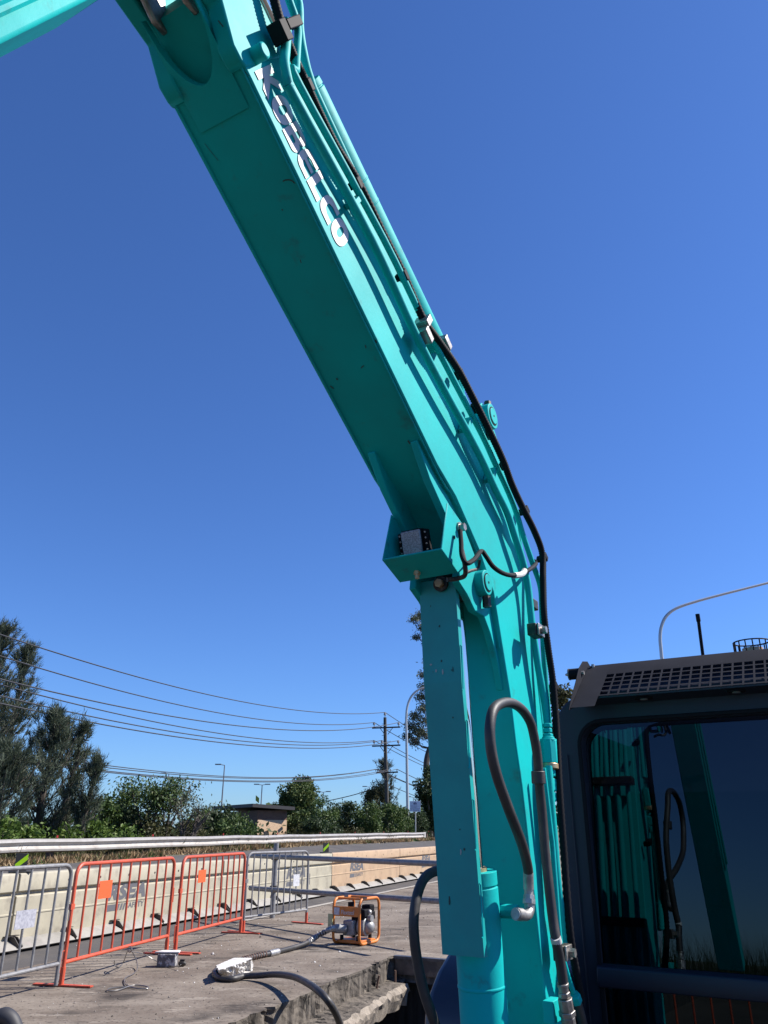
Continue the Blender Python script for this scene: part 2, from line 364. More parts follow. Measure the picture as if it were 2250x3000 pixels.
# broken lower ledge
def ledge():
    rr = np.arange(3.0, 9.95, .09); mb = MB(); rows = []
    for i, r in enumerate(rr):
        qo = -3.22 - .05 * math.sin(r * 2.3) + rng.normal(0, .012); 
        if r > 9.3: qo -= (r - 9.3) * .18
        if r > 9.8: qo -= .12
        zt = -.235 + rng.normal(0, .006); zb = -.50 + .04 * math.sin(r * 3.1) + rng.normal(0, .015) + max(0, r - 8.7) * .10
        rows.append([W(-3.8, r, -.245), W(-3.50, r, zt + .012), W(-3.36 + rng.normal(0, .02), r, zt + rng.normal(0, .006)), W(qo - .03 + rng.normal(0, .012), r, zt + rng.normal(0, .008) - .01), W(qo + .02 + rng.normal(0, .01), r, zt - .06 + rng.normal(0, .012)),
                     W(qo + rng.normal(0, .012), r, (zt + zb) / 2), W(qo - .04 + rng.normal(0, .012), r, zb), W(-3.8, r, zb - .03)])
    k = len(rows[0]); vs = [p for row in rows for p in row]
    for i in range(len(rows) - 1):
        for j in range(k - 1):
            mb.mi = 0 if j < 3 else 1
            mb.add([rows[i][j], rows[i + 1][j], rows[i + 1][j + 1], rows[i][j + 1]], [(0, 1, 2, 3)])
    mb.mi = 1; mb.add(rows[-1], [list(range(k))])
    o = mb.build("broken_ledge", [CONC, CONCL], smooth=False)
    bm = bmesh.new(); bm.from_mesh(o.data); bmesh.ops.remove_doubles(bm, verts=bm.verts, dist=.0005); bmesh.ops.recalc_face_normals(bm, faces=bm.faces); bm.to_mesh(o.data); bm.free()
    return tag(o, "jagged broken concrete ledge below the deck edge with pale freshly cut face", "ledge")
ledge()
for i, (px, py, h, tilt, lab) in enumerate([(958, 2905, .14, .02, "short dark bar stub in the ledge right of the hose"), (1043, 2895, .12, -.01, "short bar stub standing midway on the broken ledge"), (1103, 2880, .13, .03, "bent bar stub on the broken ledge near its middle"), (1158, 2860, .12, 0, "bar stub nearest the deck corner on the broken ledge")]):
    p = G(px, py + 18, -.235)
    tag(MB().tube([p - Vector((0, 0, .03)), p + Vector((tilt * .4, 0, h * .5)), p + Vector((tilt, 0, h))], .012, 7).build("rebar_stub", RUST, org=p), lab, "rebar stub", "bar stubs left in the broken ledge")
# orange pipe stub
p = G(903, 2978, -.235)
t = thing("pipe_stub", "short orange plastic pipe with a branched end standing on the ledge", "pipe", p)
SAL = mat("salmon_pvc", (.62, .21, .14), .5, c2=(.5, .17, .12), scale=20)
MB().cyl(p - Vector((0, 0, .04)), p + Vector((0, 0, .12)), .028, 12).build("pipe", SAL, t)
mb = MB()
for k in range(3):
    a = k * 2.1 + .4; c0 = p + Vector((0, 0, .12)); mb.cyl(c0, c0 + Vector((math.cos(a) * .05, math.sin(a) * .03, .045)), .026, 10)
mb.ball(p + Vector((0, 0, .13)), .035); mb.build("branch_fitting", SAL, t)

# ------------------------------------------------------------------ excavator
ex = thing("excavator", "teal excavator with raised boom, arm overhead and dark glazed cab", "excavator", M(-4.2, -.75, -1.1))
LF, RF, LC = -1.1, -1.375, -1.2375
Lv = Vector(LL)
front = [SZ(x, y, LF) for x, y in [(736, 231), (983, 746), (1281, 1362), (1336, 1456), (1403, 1609), (1446, 1734), (1473, 1900), (1495, 2035), (1512, 2180), (1530, 2303), (1541, 2397), (1607, 3000)]]
front.append((front[-1][0] - .09, .1))
back = [SZ(x, y, LF) for x, y in [(850, 205), (900, 300), (1125, 690), (1215, 880), (1300, 1060), (1415, 1293), (1479, 1428), (1515, 1530), (1535, 1640), (1550, 1800), (1572, 1980), (1589, 2125), (1612, 2400), (1640, 2700), (1662, 3000)]]
back.append((back[-1][0] - .06, .1))
du = np.array([.849, .528]); dn = np.array([-.528, .849])           # along the upper boom, and across it
front.insert(0, tuple(np.array(front[0]) + du * .045)); back.insert(0, tuple(np.array(back[0]) + du * .055))
poly = front + back[::-1]
mb = MB(); mb.prism([M(s, RF, z) for s, z in poly], Lv * (LF - RF))
boom = mb.build("boom", TEAL, ex, bevel=.006, seg=2)
mb = MB(); wr_ = random.Random(8)
for l in (LF - .012, RF + .012):
    wp = smoothcurve([M(s_ + .0015, l, z_ - .001) for s_, z_ in front[:8]], 60); mb.tube(wp, .004, 6, radii=[.0042 + wr_.uniform(-.0008, .0008) for _ in wp])
mb.build("weld_seam", TEAL, boom, explode=True)
# fork cheeks at the boom nose and the cut-out under it
f0 = np.array(front[1]); b0 = np.array(back[1])
mb = MB()
for l0, l1, bow in ((LF - .052, LF + .004, 0), (RF - .004, RF + .052, 0)):
    p = [f0 + du * .03, f0 + du * .035 + dn * -.004, np.array(SZ(709, 176, LF)) - dn * .012, np.array(SZ(685, 129, LF)) - dn * .012, np.array(SZ(651, 0, LF)) - dn * .012, f0 + du * .36 - dn * .01, f0 + du * .47 + dn * .06, f0 + du * .50 + dn * .15, f0 + du * .46 + dn * .23, f0 + du * .36 + dn * .28, b0 + du * .12 + dn * .01, b0 + du * .04]
    mb.prism([M(a[0], l0, a[1]) for a in p], Lv * (l1 - l0))
mb.build("nose_cheek", TEAL, boom, bevel=.008, explode=True)
mb = MB(); N = 24; A = []; B = []
for i in range(N + 1):
    u = i / N; l = RF + .045 + (LF - RF - .09) * u; e = .255 - .21 * math.sqrt(max(0, 1 - (2 * u - 1.0) ** 2))
    q = f0 + du * e - dn * .008; A.append(M(*[q[0], l, q[1]])); q = f0 - du * .06 - dn * .003; B.append(M(q[0], l, q[1]))
th_ = Vector(D * dn[0] + np.array([0, 0, dn[1]])) * .03
mb.add(A + B + [a + th_ for a in A] + [b + th_ for b in B], sum([[(i, i + 1, N + 2 + i, N + 1 + i), (i, 2 * N + 2 + i, 2 * N + 3 + i, i + 1), (2 * N + 2 + i, 3 * N + 3 + i, 3 * N + 4 + i, 2 * N + 3 + i)] for i in range(N)], []))
mb.build("nose_plate", TEAL, boom)
mb = MB(); wl_ = [f0 - du * .05 + dn * .05, f0 + du * .24 + dn * .03, f0 + du * .27 + dn * .12, f0 + du * .22 + dn * .26, b0 + du * .04 - dn * .005, b0 - du * .1 - dn * .01]
mb.prism([M(a[0], RF + .05, a[1]) for a in wl_], Lv * (LF - RF - .10)); mb.build("nose_web", TEAL, boom)
# arm
piv = f0 + du * .40 + dn * .13
arm_b = np.array([-.64, 3.02]); au = np.array([.423, -.906]); an = np.array([.906, .423])
pl = [arm_b + au * -.62 + an * .02, arm_b - au * .2, arm_b + au * .8, arm_b + au * 2.5 + an * .05, arm_b + au * 2.5 + an * .2, arm_b + au * .6 + an * .30, arm_b + au * -.25 + an * .34, arm_b + au * -.75 + an * .25, arm_b + au * -.80 + an * .08]
mb = MB(); mb.prism([M(a[0], -1.345, a[1]) for a in pl], Lv * .225)
arm = mb.build("arm", TEAL, ex, bevel=.008)
mb = MB()
for k in (.045, .2):
    p0 = arm_b + an * k - au * .3; p1 = arm_b + an * k + au * 1.6
    mb.tube([M(p0[0], -1.112, p0[1]), M(p1[0], -1.112, p1[1])], .012, 8)
mb.build("grease_pipe", TEAL, arm, explode=True)
mb = MB(); mb.cyl(M(piv[0], LF - .065, piv[1]), M(piv[0], RF + .065, piv[1]), .085, 28); 
mb.prism([M(a[0], -1.31, a[1]) for a in (piv - du * .20 - dn * .10, piv - du * .16 - dn * .13, piv + dn * -.10 + du * .1, piv + du * .2, piv + dn * .1)], Lv * .02)
mb.prism([M(a[0], -1.19, a[1]) for a in (piv - du * .20 - dn * .10, piv - du * .16 - dn * .13, piv + dn * -.10 + du * .1, piv + du * .2, piv + dn * .1)], Lv * .02)
mb.build("arm_boss", STEEL, arm, bevel=.006)
mb = MB(); mb.cyl(M(piv[0], LF + .03, piv[1]), M(piv[0], RF - .03, piv[1]), .045, 24); mb.build("arm_pin", STEEL, arm, bevel=.004)
# lettering on the boom side
def ell(cx, cy, rx, ry, n=36, a0=0, a1=2 * math.pi, p=2.4):
    out = []
    for i in range(n + (0 if abs(a1 - a0) >= 6.28 else 1)):
        a = a0 + (a1 - a0) * i / n; c, s_ = math.cos(a), math.sin(a)
        out.append((cx + rx * math.copysign(abs(c) ** (2 / p), c), cy + ry * math.copysign(abs(s_) ** (2 / p), s_)))
    return out
GLY = {
 'K': ([[(0, 0), (.30, 0), (.30, .34), (.62, 0), (1.02, 0), (.55, .52), (.98, 1), (.60, 1), (.30, .66), (.30, 1), (0, 1)]], 1.0),
 'O': ([ell(.5, .5, .52, .52), ell(.5, .5, .165, .255)], 1.02),
 'B': ([[(0, 0), (.70, 0)] + [(.70 + .26 * math.sin(a), .26 - .26 * math.cos(a)) for a in [i * math.pi / 10 for i in range(1, 10)]] + [(.78, .52)] + [(.68 + .24 * math.sin(a), .76 - .24 * math.cos(a)) for a in [i * math.pi / 10 for i in range(1, 10)]] + [(.68, 1), (0, 1)],
        [(.32, .21), (.32, .40), (.58, .40), (.63, .305), (.58, .21)], [(.32, .61), (.32, .79), (.56, .79), (.61, .70), (.56, .61)]], .95),
 'E': ([ell(.5, .5, .5, .5, 24, math.pi / 2, 3 * math.pi / 2) + [(.92, 0), (.92, .2), (.5, .2), (.34, .28), (.32, .41), (.9, .41), (.9, .59), (.32, .59), (.34, .72), (.5, .8), (.92, .8), (.92, 1)]], .95),
 'L': ([[(0, 0), (.86, 0), (.86, .25), (.34, .25), (.34, 1), (0, 1)]], .86),
 'C': ([ell(.5, .5, .5, .5, 24, math.pi / 2, 3 * math.pi / 2) + [(.94, 0), (.94, .24), (.55, .24), (.36, .34), (.31, .5), (.36, .66), (.55, .76), (.94, .76), (.94, 1)]], .96)}
V = []; F = []; x = 0
for ch in "KOBELCO":
    lps, wd = GLY[ch]; v, f = glyph_mesh(lps); b_ = len(V)
    V += [Vector((p.x + x, p.y, 0)) for p in v]; F += [[b_ + i for i in q] for q in f]; x += wd + .035
tdir = M(-.849, 0, -.528); tup = M(-.528, 0, .849)
place_flat(V, F, .126, tdir, tup, M(-1.168 - .528 * .020, LF, 3.392 + .849 * .020), "lettering", WHITE, boom, .555, .0025)
# cylinder lugs under the knee
lug = [SZ(x, y, -1.121) for x, y in [(1225, 1290), (1262, 1402), (1302, 1492), (1335, 1570), (1350, 1640), (1347, 1703), (1372, 1742), (1395, 1790), (1421, 1805), (1439, 1854), (1457, 1919), (1477, 2020), (1500, 2060), (1520, 2020), (1500, 1800), (1440, 1600), (1340, 1400), (1270, 1260)]]
mb = MB()
for l in (-1.125, RF + .037 + .03):
    mb.prism([M(s, l - .03, z) for s, z in lug], Lv * .03)
mb.build("cylinder_lug", TEAL, boom, bevel=.004, explode=True)
PIN = SZ(1427, 1707, -1.09); APIN = SZ(1449, 1218, -1.10)
def pin(ps, l0, l1, r, nm, par):
    mb = MB(); mb.cyl(M(ps[0], l0, ps[1]), M(ps[0], l1, ps[1]), r, 32)
    o = mb.build(nm, TEAL, par, bevel=.004)
    mb = MB(); mb.cyl(M(ps[0], l1, ps[1]), M(ps[0], l1 + .002, ps[1]), r * .74, 32); mb.build("pin_groove", BLACK, o)
    mb = MB(); mb.cyl(M(ps[0], l1, ps[1]), M(ps[0], l1 + .005, ps[1]), r * .64, 32); mb.build("pin_end", TEAL, o, bevel=.002)
    mb = MB(); mb.cyl(M(ps[0], l1 + .004, ps[1]), M(ps[0], l1 + .0065, ps[1]), .005, 12); mb.build("grease_nipple", BLACK, o)
    return o
pin(PIN, -1.36, -1.088, .052, "cylinder_pin", boom)
pin(APIN, -1.345, -1.108, .062, "arm_cylinder_pin", boom)
mb = MB()
for ps, l, dz in ((PIN, -1.10, -.075), (APIN, -1.135, -.085), (APIN, -1.135, .068)):
    c = M(ps[0] - .01, l, ps[1] + dz); mb.cyl(c - Vector((0, 0, .022)), c + Vector((0, 0, .022)), .017, 6)
mb.build("keeper_bolt", GRIME, boom, explode=True)
# arm cylinder lug on top of the boom (two ears)
ear = [np.array(APIN) + np.array(k) for k in [(.02, .075), (.07, .03), (.085, -.05), (.12, -.20), (-.30, -.42), (-.25, -.22), (-.16, -.04), (-.075, .04), (-.03, .075)]]
mb = MB()
for l in (-1.150, -1.30):
    mb.prism([M(a[0], l - .025, a[1]) for a in ear], Lv * .025)
mb.build("arm_cylinder_lug", TEAL, boom, bevel=.004, explode=True)
for (px, py) in [(1375, 1629), (1436, 1795)]:      # weld plugs
    s_, z_ = SZ(px, py, -1.1); 
# lifting boss by the nose
b1 = SZ(766, 152, -1.07)
mb = MB(); mb.cyl(M(b1[0], LF - .01, b1[1]), M(b1[0], LF + .045, b1[1]), .024, 24); mb.build("side_boss", TEAL, boom, bevel=.006)
# scuffs on the shaded underside
SCUFF = mat("scratched_primer", (.02, .05, .045), .7)
def under(px, py):                              # photo point on the underside of the upper boom
    r = ray(px, py); nv = D * -dn[0] + np.array([0, 0, -dn[1]]); p0 = np.array(M(f0[0], LC, f0[1])); return Vector(CAM + r * ((p0 - CAM) @ nv) / (r @ nv) + nv * .0018)
mb = MB()
for pts_, w_ in (([(829, 531), (836, 527), (848, 526), (858, 530), (864, 537)], 3.5), ([(700, 195), (712, 204), (730, 222)], 1.5), ([(826, 612), (829, 616)], 3), ([(1100, 995), (1104, 1004)], 4), ([(985, 1108), (990, 1112)], 4), ([(880, 760), (883, 770)], 2.5), ([(968, 1130), (978, 1138)], 3), ([(1058, 1078), (1066, 1070)], 3), ([(640, 60), (655, 78)], 4), ([(1070, 1010), (1073, 1020)], 2.5), ([(1195, 1290), (1202, 1300)], 4), ([(600, 420), (640, 470)], 1.2)):
    for a_, b_ in zip(pts_[:-1], pts_[1:]):
        ux, uy = b_[0] - a_[0], b_[1] - a_[1]; ll = math.hypot(ux, uy); ox, oy = -uy / ll * w_ / 2, ux / ll * w_ / 2
        mb.add([under(a_[0] + ox, a_[1] + oy), under(b_[0] + ox, b_[1] + oy), under(b_[0] - ox, b_[1] - oy), under(a_[0] - ox, a_[1] - oy)], [(0, 1, 2, 3)])
mb.build("scratch_mark", SCUFF, boom, smooth=False, explode=True)
# boom cylinder
pn = np.array(PIN); bt = np.array([-2.893, .76]); ax_ = (bt - pn) / np.linalg.norm(bt - pn)
cyl = thing("boom_cylinder", "", "x", M(pn[0], LC, pn[1])); del cyl['label']; del cyl['category']; cyl.parent = ex; cyl.location = M(pn[0], LC, pn[1]) - ROOT[ex.name]
def on(k): p = pn + ax_ * k; return M(p[0], LC, p[1])
cap0 = 1.055
mb = MB(); mb.cyl(on(0), on(cap0 + .05), .037, 24); mb.build("piston_rod", CHROME, cyl)
mb = MB(); mb.tube([on(cap0), on(cap0 + .045), on(cap0 + .046), on(cap0 + .052), on(cap0 + .053), on(cap0 + .36), on(cap0 + .362), on(cap0 + .368), on(cap0 + .37), on(2.3)], .08, 40, radii=[.083, .083, .079, .079, .0835, .0835, .0855, .0855, .0835, .0835]); mb.build("barrel", TEAL, cyl, bevel=.002)
mb = MB(); mb.tube([on(cap0 - .012), on(cap0 + .01)], .05, 24); mb.build("rod_seal", YEL, cyl)
mb = MB(); mb.cyl(M(pn[0], LC - .055, pn[1]), M(pn[0], LC + .055, pn[1]), .062, 28); mb.build("rod_eye", GRIME, cyl)
# port and elbow
pb = BP(1458, 2668, LC + .06); pe = BP(1530, 2672, LC + .16)
mb = MB(); mb.tube([pb - (pe - pb) * .4, pb + (pe - pb) * .82], .024, 8); mb.tube([pb - (pe - pb) * .3, pb + (pe - pb) * .05], .03, 16); mb.build("port_fitting", TEAL, cyl, bevel=.003)
# rod guard plate with a turned side flange
gpt = [(-2.603, 2.283), (-2.628, 1.89), (-2.685, 1.416), (-2.728, .985)]
gl, gr = -1.308, -1.163
mb = MB()
for i in range(3):
    a, b_ = gpt[i], gpt[i + 1]
    mb.hexa([M(b_[0], gl, b_[1]), M(b_[0], gr, b_[1]), M(b_[0] - .006, gr, b_[1]), M(b_[0] - .006, gl, b_[1]), M(a[0], gl, a[1]), M(a[0], gr, a[1]), M(a[0] - .006, gr, a[1]), M(a[0] - .006, gl, a[1])])
    mb.hexa([M(b_[0], gr, b_[1]), M(b_[0], gr + .005, b_[1]), M(b_[0] - .028, gr + .005, b_[1]), M(b_[0] - .028, gr, b_[1]), M(a[0], gr, a[1]), M(a[0], gr + .005, a[1]), M(a[0] - .028, gr + .005, a[1]), M(a[0] - .028, gr, a[1])])
    mb.hexa([M(b_[0], gl - .005, b_[1]), M(b_[0], gl, b_[1]), M(b_[0] - .028, gl, b_[1]), M(b_[0] - .028, gl - .005, b_[1]), M(a[0], gl - .005, a[1]), M(a[0], gl, a[1]), M(a[0] - .028, gl, a[1]), M(a[0] - .028, gl - .005, a[1])])
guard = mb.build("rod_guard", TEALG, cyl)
mb = MB()
for k in range(4):
    z0 = 2.02 - k * .27; s0 = -2.62 - (2.02 - z0) * .105
    mb.tube([M(s0 - .002, gr + .008, z0), M(s0 - .006, gr + .010, z0 - .003), M(s0 - .010, gr + .010, z0 - .16), M(s0 - .004, gr + .008, z0 - .165)], .003, 6)
mb.build("weld_bead", TEAL, guard, explode=True)
c = M(-2.600, -1.215, 2.262)
mb = MB(); dv = M(1, 0, -.08).normalized(); mb.cyl(c, c + dv * .012, .030, 20); mb.mi = 1; mb.cyl(c + dv * .01, c + dv * .03, .017, 6); mb.build("guard_bolt", [GRIME, YEL], guard)
# scuffs on the guard face
mb = MB()
for k in range(13):
    z0 = random.uniform(1.0, 2.2); 
    i = 0 if z0 > 1.89 else (1 if z0 > 1.416 else 2); a, b_ = gpt[i], gpt[i + 1]; tt = (a[1] - z0) / (a[1] - b_[1]); s0 = a[0] + (b_[0] - a[0]) * tt + .0015
    l0 = random.uniform(gl + .02, gr - .02); hh = random.choice([.004, .006, .012, .02]); ww = random.uniform(.0015, .005); mb.mi = random.choice([0, 0, 1])
    n_ = 6; mb.add([M(s0, l0 + ww * math.cos(6.28 * j / n_) * random.uniform(.6, 1.2), z0 + hh * math.sin(6.28 * j / n_) * random.uniform(.6, 1.2)) for j in range(n_)], [list(range(n_))])
mb.build("paint_chip", [SCUFF, mat("pale_chip", (.35, .38, .36), .7)], guard, smooth=False, explode=True)
# work light bracket under the knee
brk = [(-2.346, 2.305), (-2.485, 2.255), (-2.66, 2.37), (-2.55, 2.47), (-2.415, 2.512)]
mb = MB()
for l in (-1.098, -1.337):
    mb.prism([M(s, l, z) for s, z in brk], Lv * .006)
mb.hexa([M(-2.346, -1.335, 2.305), M(-2.346, -1.092, 2.305), M(-2.485, -1.092, 2.255), M(-2.485, -1.335, 2.255), M(-2.348, -1.335, 2.312), M(-2.348, -1.092, 2.312), M(-2.487, -1.092, 2.262), M(-2.487, -1.335, 2.262)])
bracket = mb.build("light_bracket", TEAL, boom, bevel=.003)
lx = M(-2.43, -1.25, 2.385)
axl = (Lv, M(1, 0, -.3).normalized(), M(.3, 0, 1).normalized())
mb = MB(); mb.box(lx - axl[1] * .03, (.085, .07, .1), axl); mb.box(lx - axl[1] * .02, (.128, .02, .088), axl); mb.box(lx - axl[1] * .06, (.07, .05, .07), axl); light = mb.build("work_light", BLACK, boom, bevel=.004)
mb = MB(); mb.box(lx + axl[1] * .007, (.082, .01, .092), axl); mb.build("lens", LENS, light, bevel=.004)
mb = MB()
for sx in (-1, 1):
    for k in range(4): c = lx + Lv * .054 * sx + axl[2] * (.033 - .022 * k) - axl[1] * .010; mb.cyl(c, c + axl[1] * .006, .0035, 8)
mb.build("lamp_screw", ALU, light, explode=True)
mb = MB()
c = BP(1347, 1546, -1.088); mb.cyl(c - Lv * .005, c + Lv * .004, .022, 18); mb.cyl(c, c + Lv * .022, .0155, 6); mb.build("bracket_bolt", STEEL, bracket)
mb = MB(); c = BP(1222, 1672, -1.24); mb.cyl(c + Vector((0, 0, .015)), c - Vector((0, 0, .015)), .013, 6); mb.cyl(c - Vector((0, 0, .015)), c - Vector((0, 0, .03)), .008, 8); mb.build("lamp_mount_bolt", YEL, bracket)
mb = MB(); c = BP(1331, 1574, -1.0905); mb.cyl(c, c + Lv * .0015, .007, 14); mb.build("bracket_hole", BLACK, bracket)
# lamp cable looping over the boom side to the pipes
cab_pts = [BP(1348, 1555, -1.07), BP(1351, 1590, -1.06), BP(1353, 1625, -1.05), BP(1366, 1650, -1.03), BP(1388, 1640, -1.03), BP(1410, 1615, -1.05), BP(1424, 1630, -1.03), BP(1445, 1660, -1.01), BP(1475, 1680, -1.005), BP(1505, 1686, -1.0), BP(1530, 1681, -1.0), BP(1552, 1668, -1.0), BP(1568, 1655, -1.03), BP(1569, 1645, -1.06), BP(1556, 1643, -1.09)]
mb = MB(); mb.tube(smoothcurve(cab_pts, 8), .0092, 10); cab_ = mb.build("lamp_cable", BLACK, boom)
mb = MB(); mb.tube(smoothcurve([BP(1506, 1686, -1.0), BP(1520, 1685, -1.0), BP(1531, 1681, -1.0), BP(1537, 1672, -1.0)], 4), .0125, 10); mb.build("cable_tape", WHITEP, cab_)
mb = MB(); mb.tube(smoothcurve([BP(1353, 1612, -1.06), BP(1362, 1655, -1.05), BP(1362, 1685, -1.06), BP(1340, 1695, -1.1), BP(1310, 1698, -1.13)], 5), .009, 8); mb.tube(smoothcurve([BP(1362, 1680, -1.07), BP(1380, 1672, -1.06), BP(1400, 1665, -1.06), BP(1405, 1640, -1.05)], 5), .006, 8); mb.build("grease_hose", GRIME, boom, explode=True)
# steel pipes along the boom side
PA = [(640, -120), (690, 100), (697, 150), (703, 185), (775, 215), (850, 262), (1088, 700), (1213, 970), (1372, 1293), (1414, 1351), (1450, 1430), (1485, 1500), (1505, 1560), (1530, 1640), (1547, 1720), (1560, 1840), (1578, 1960), (1596, 2060), (1604, 2125)]
PA = [(837, 60), (840, 95), (836, 150), (834, 190), (848, 255), (866, 292), (1088, 700), (1213, 970), (1300, 1140), (1372, 1270), (1414, 1351), (1450, 1430), (1485, 1500), (1508, 1570), (1530, 1640), (1547, 1720), (1560, 1840), (1578, 1960), (1596, 2060), (1604, 2125)]
PB = [(833, -40), (850, 10), (872, 80), (870, 150), (868, 205), (878, 250), (1124, 700), (1255, 970), (1340, 1135), (1415, 1280), (1447, 1351), (1484, 1430), (1512, 1500), (1533, 1570), (1560, 1650), (1583, 1720), (1588, 1800), (1592, 1900), (1601, 2030), (1608, 2125)]
PC = [(858, -40), (876, 15), (879, 90), (890, 160), (908, 230)]
def pipe(pts, l, r, nm="pipe", par=None, m=None):
    mb = MB(); mb.tube(smoothcurve([BP(x, y, l) for x, y in pts], 5), r, 12); return mb.build(nm, m or TEAL, par or boom)
pipe(PA, -1.058, .0155, "hydraulic_pipe"); pipe(PB, -1.055, .0125, "hydraulic_pipe"); pipe(PC + [(950, 330), (1160, 770), (1240, 940)], -1.15, .015, "hydraulic_pipe")
mb = MB()
for (px, py, l) in [(1243, 985, -1.045), (1299, 1008, -1.06)]:
    c = BP(px, py, l)
    axb = (tdir.normalized(), tup.normalized(), Lv)
    mb.box(c, (.06, .038, .05), axb)
mb.build("pipe_clamp", STEEL, boom, bevel=.004, explode=True)
mb = MB()
for (px, py) in [(1026, 590), (1352, 1245), (1424, 1392)]:
    mb.box(BP(px + 12, py, -1.075), (.020, .085, .045), axb)
mb.box(BP(1262, 998, -1.085), (.07, .09, .03), axb)
mb.build("pipe_bracket", TEAL, boom, bevel=.002, explode=True)
# pipes up the back of the lower boom (mirrored in the cab window)
for k_, (l_, r_p) in enumerate([(-1.13, .014), (-1.19, .016), (-1.25, .014), (-1.31, .016), (-1.36, .012)]):
    mb = MB(); mb.tube(smoothcurve([M(back[-1][0] - .05, l_, .12), M(-3.47, l_, .69), M(-3.43, l_, 1.42), M(-3.42, l_, 1.82), M(-3.38, l_, 2.10), M(-3.335, l_, 2.45), M(-3.27, l_, 2.75), M(-3.13, l_, 2.88)], 5), r_p, 12); mb.build("hydraulic_pipe", TEAL, boom)
for z_ in (1.0, 1.75, 2.35):
    mb = MB(); mb.box(M(-3.44 if z_ < 2 else -3.36, -1.24, z_), (.07, .30, .045), (M(1, 0, 0), Lv, Vector((0, 0, 1)))); mb.build("hose_clamp", GRIME, boom, bevel=.004)
# lower clamps
cz = Vector((0, 0, 1)); sdir = M(1, 0, 0)
def clamp(px, py, l, w_, h_):
    c = BP(px, py, l); mb = MB(); mb.box(c - Lv * .012, (.04 + w_, .04, h_), (sdir, Lv, cz)); o = mb.build("hose_clamp", GRIME, boom, bevel=.003)
    mb = MB(); mb.box(c + Lv * .014, (w_ + .025, .008, h_), (sdir, Lv, cz)); mb.build("clamp_plate", STEEL, o, bevel=.002)
    mb = MB(); mb.cyl(c + Lv * .014, c + Lv * .040, .016, 6); mb.build("clamp_bolt", STEEL, o)
clamp(1575, 1848, -1.02, .05, .05); clamp(1655, 2790, -1.02, .05, .05)
# lower pipes beneath the couplings
pipe([(1608, 2245), (1610, 2300), (1622, 2450), (1634, 2600), (1648, 2700), (1655, 2765)], -1.045, .0165, "hydraulic_pipe")
pipe([(1592, 2250), (1614, 2440), (1619, 2480), (1628, 2600), (1640, 2750), (1655, 2830), (1684, 2920)], -1.045, .010, "hydraulic_pipe")
c0, c1 = BP(1604, 2125, -1.05), BP(1610, 2240, -1.05); ua = (c1 - c0)
mb = MB()
for a, b_, r, n in ((-.04, .06, .022, 6), (.08, .20, .019, 12), (.22, .30, .023, 6), (.30, .36, .026, 16), (.36, .44, .035, 16), (.40, .98, .0365, 8), (1.14, 1.3, .024, 12), (1.35, 1.65, .025, 6), (1.68, 1.9, .021, 12)):
    mb.tube([c0 + ua * a, c0 + ua * b_], r, n)
cp = mb.build("pipe_coupling", TEAL, boom, bevel=.003)
mb = MB(); mb.tube([c0 + ua * .98, c0 + ua * 1.12], .037, 20); mb.build("coupling_ring", YEL, cp, bevel=.003)
# flexible hoses
def hose(pts, r, nm, m=RUBBER, n=8, par=None):
    mb = MB(); mb.tube(smoothcurve(pts, n), r, 14); return mb.build(nm, m, par or boom)
h1 = [(1549, 2585, -1.06), (1546, 2540, -1.05), (1528, 2470, -1.02), (1490, 2370, -1.0), (1455, 2270, -1.0), (1438, 2190, -1.0), (1436, 2120, -1.0), (1450, 2073, -1.0), (1488, 2058, -1.0), (1525, 2075, -1.0), (1553, 2115, -1.0), (1567, 2170, -1.0), (1575, 2225, -1.005), (1580, 2300, -1.015), (1588, 2380, -1.02), (1600, 2520, -1.02), (1618, 2680, -1.01), (1630, 2760, -1.0), (1640, 2810, -1.0), (1650, 2880, -1.0)]
hs = hose([BP(*p) for p in h1], .0178, "hydraulic_hose")
mb = MB(); mb.tube([BP(1576, 2259, -1.008), BP(1578, 2296, -1.01)], .026, 18); mb.build("hose_sleeve", RUBBER, hs, bevel=.002)
mb = MB(); mb.tube([BP(1627, 2746, -1.0), BP(1631, 2762, -1.0)], .0195, 14); mb.build("hose_tag", WHITEP, hs)
mb = MB(); mb.tube([BP(1548, 2556, -1.055), BP(1549, 2605, -1.06)], .0185, 16)
mb.tube([BP(1549, 2605, -1.06), BP(1550, 2622, -1.06)], .016, 6); mb.tube([BP(1550, 2622, -1.06), BP(1550, 2634, -1.06)], .02, 8); mb.tube([BP(1550, 2634, -1.06), BP(1550, 2648, -1.06)], .022, 6)
mb.tube(smoothcurve([BP(1551, 2646, -1.06), BP(1551, 2668, -1.06), BP(1541, 2682, -1.06), BP(1510, 2678, -1.07)], 6), .0175, 14); mb.tube([BP(1528, 2680, -1.065), BP(1512, 2678, -1.07)], .021, 12); mb.build("hose_end", ALU, hs, bevel=.002)
mb = MB(); a, b_ = BP(1648, 2880, -1.0), BP(1668, 3010, -1.0); v_ = b_ - a
for s0, s1, r, n in ((0, .08, .021, 16), (.08, .2, .0175, 12), (.2, .32, .021, 6), (.34, .62, .026, 8), (.62, .75, .03, 6), (.75, 1.0, .026, 10)):
    mb.tube([a + v_ * s0, a + v_ * s1], r, n)
mb.build("valve_fitting", STEEL, hs, bevel=.002)
mb = MB(); a = BP(1683, 2915, -1.04); mb.cyl(a, a + (BP(1690, 2935, -1.04) - a), .022, 6); mb.build("pipe_nut", TEAL, boom, bevel=.002)
hose([BP(1690, 2935, -1.04), BP(1700, 2970, -1.04), BP(1712, 3020, -1.04)], .018, "hydraulic_hose")
mb = MB(); mb.box(BP(1618, 2960, -1.06), (.09, .04, .07), (sdir, Lv, cz)); mb.build("valve_bracket", TEAL, boom, bevel=.003)
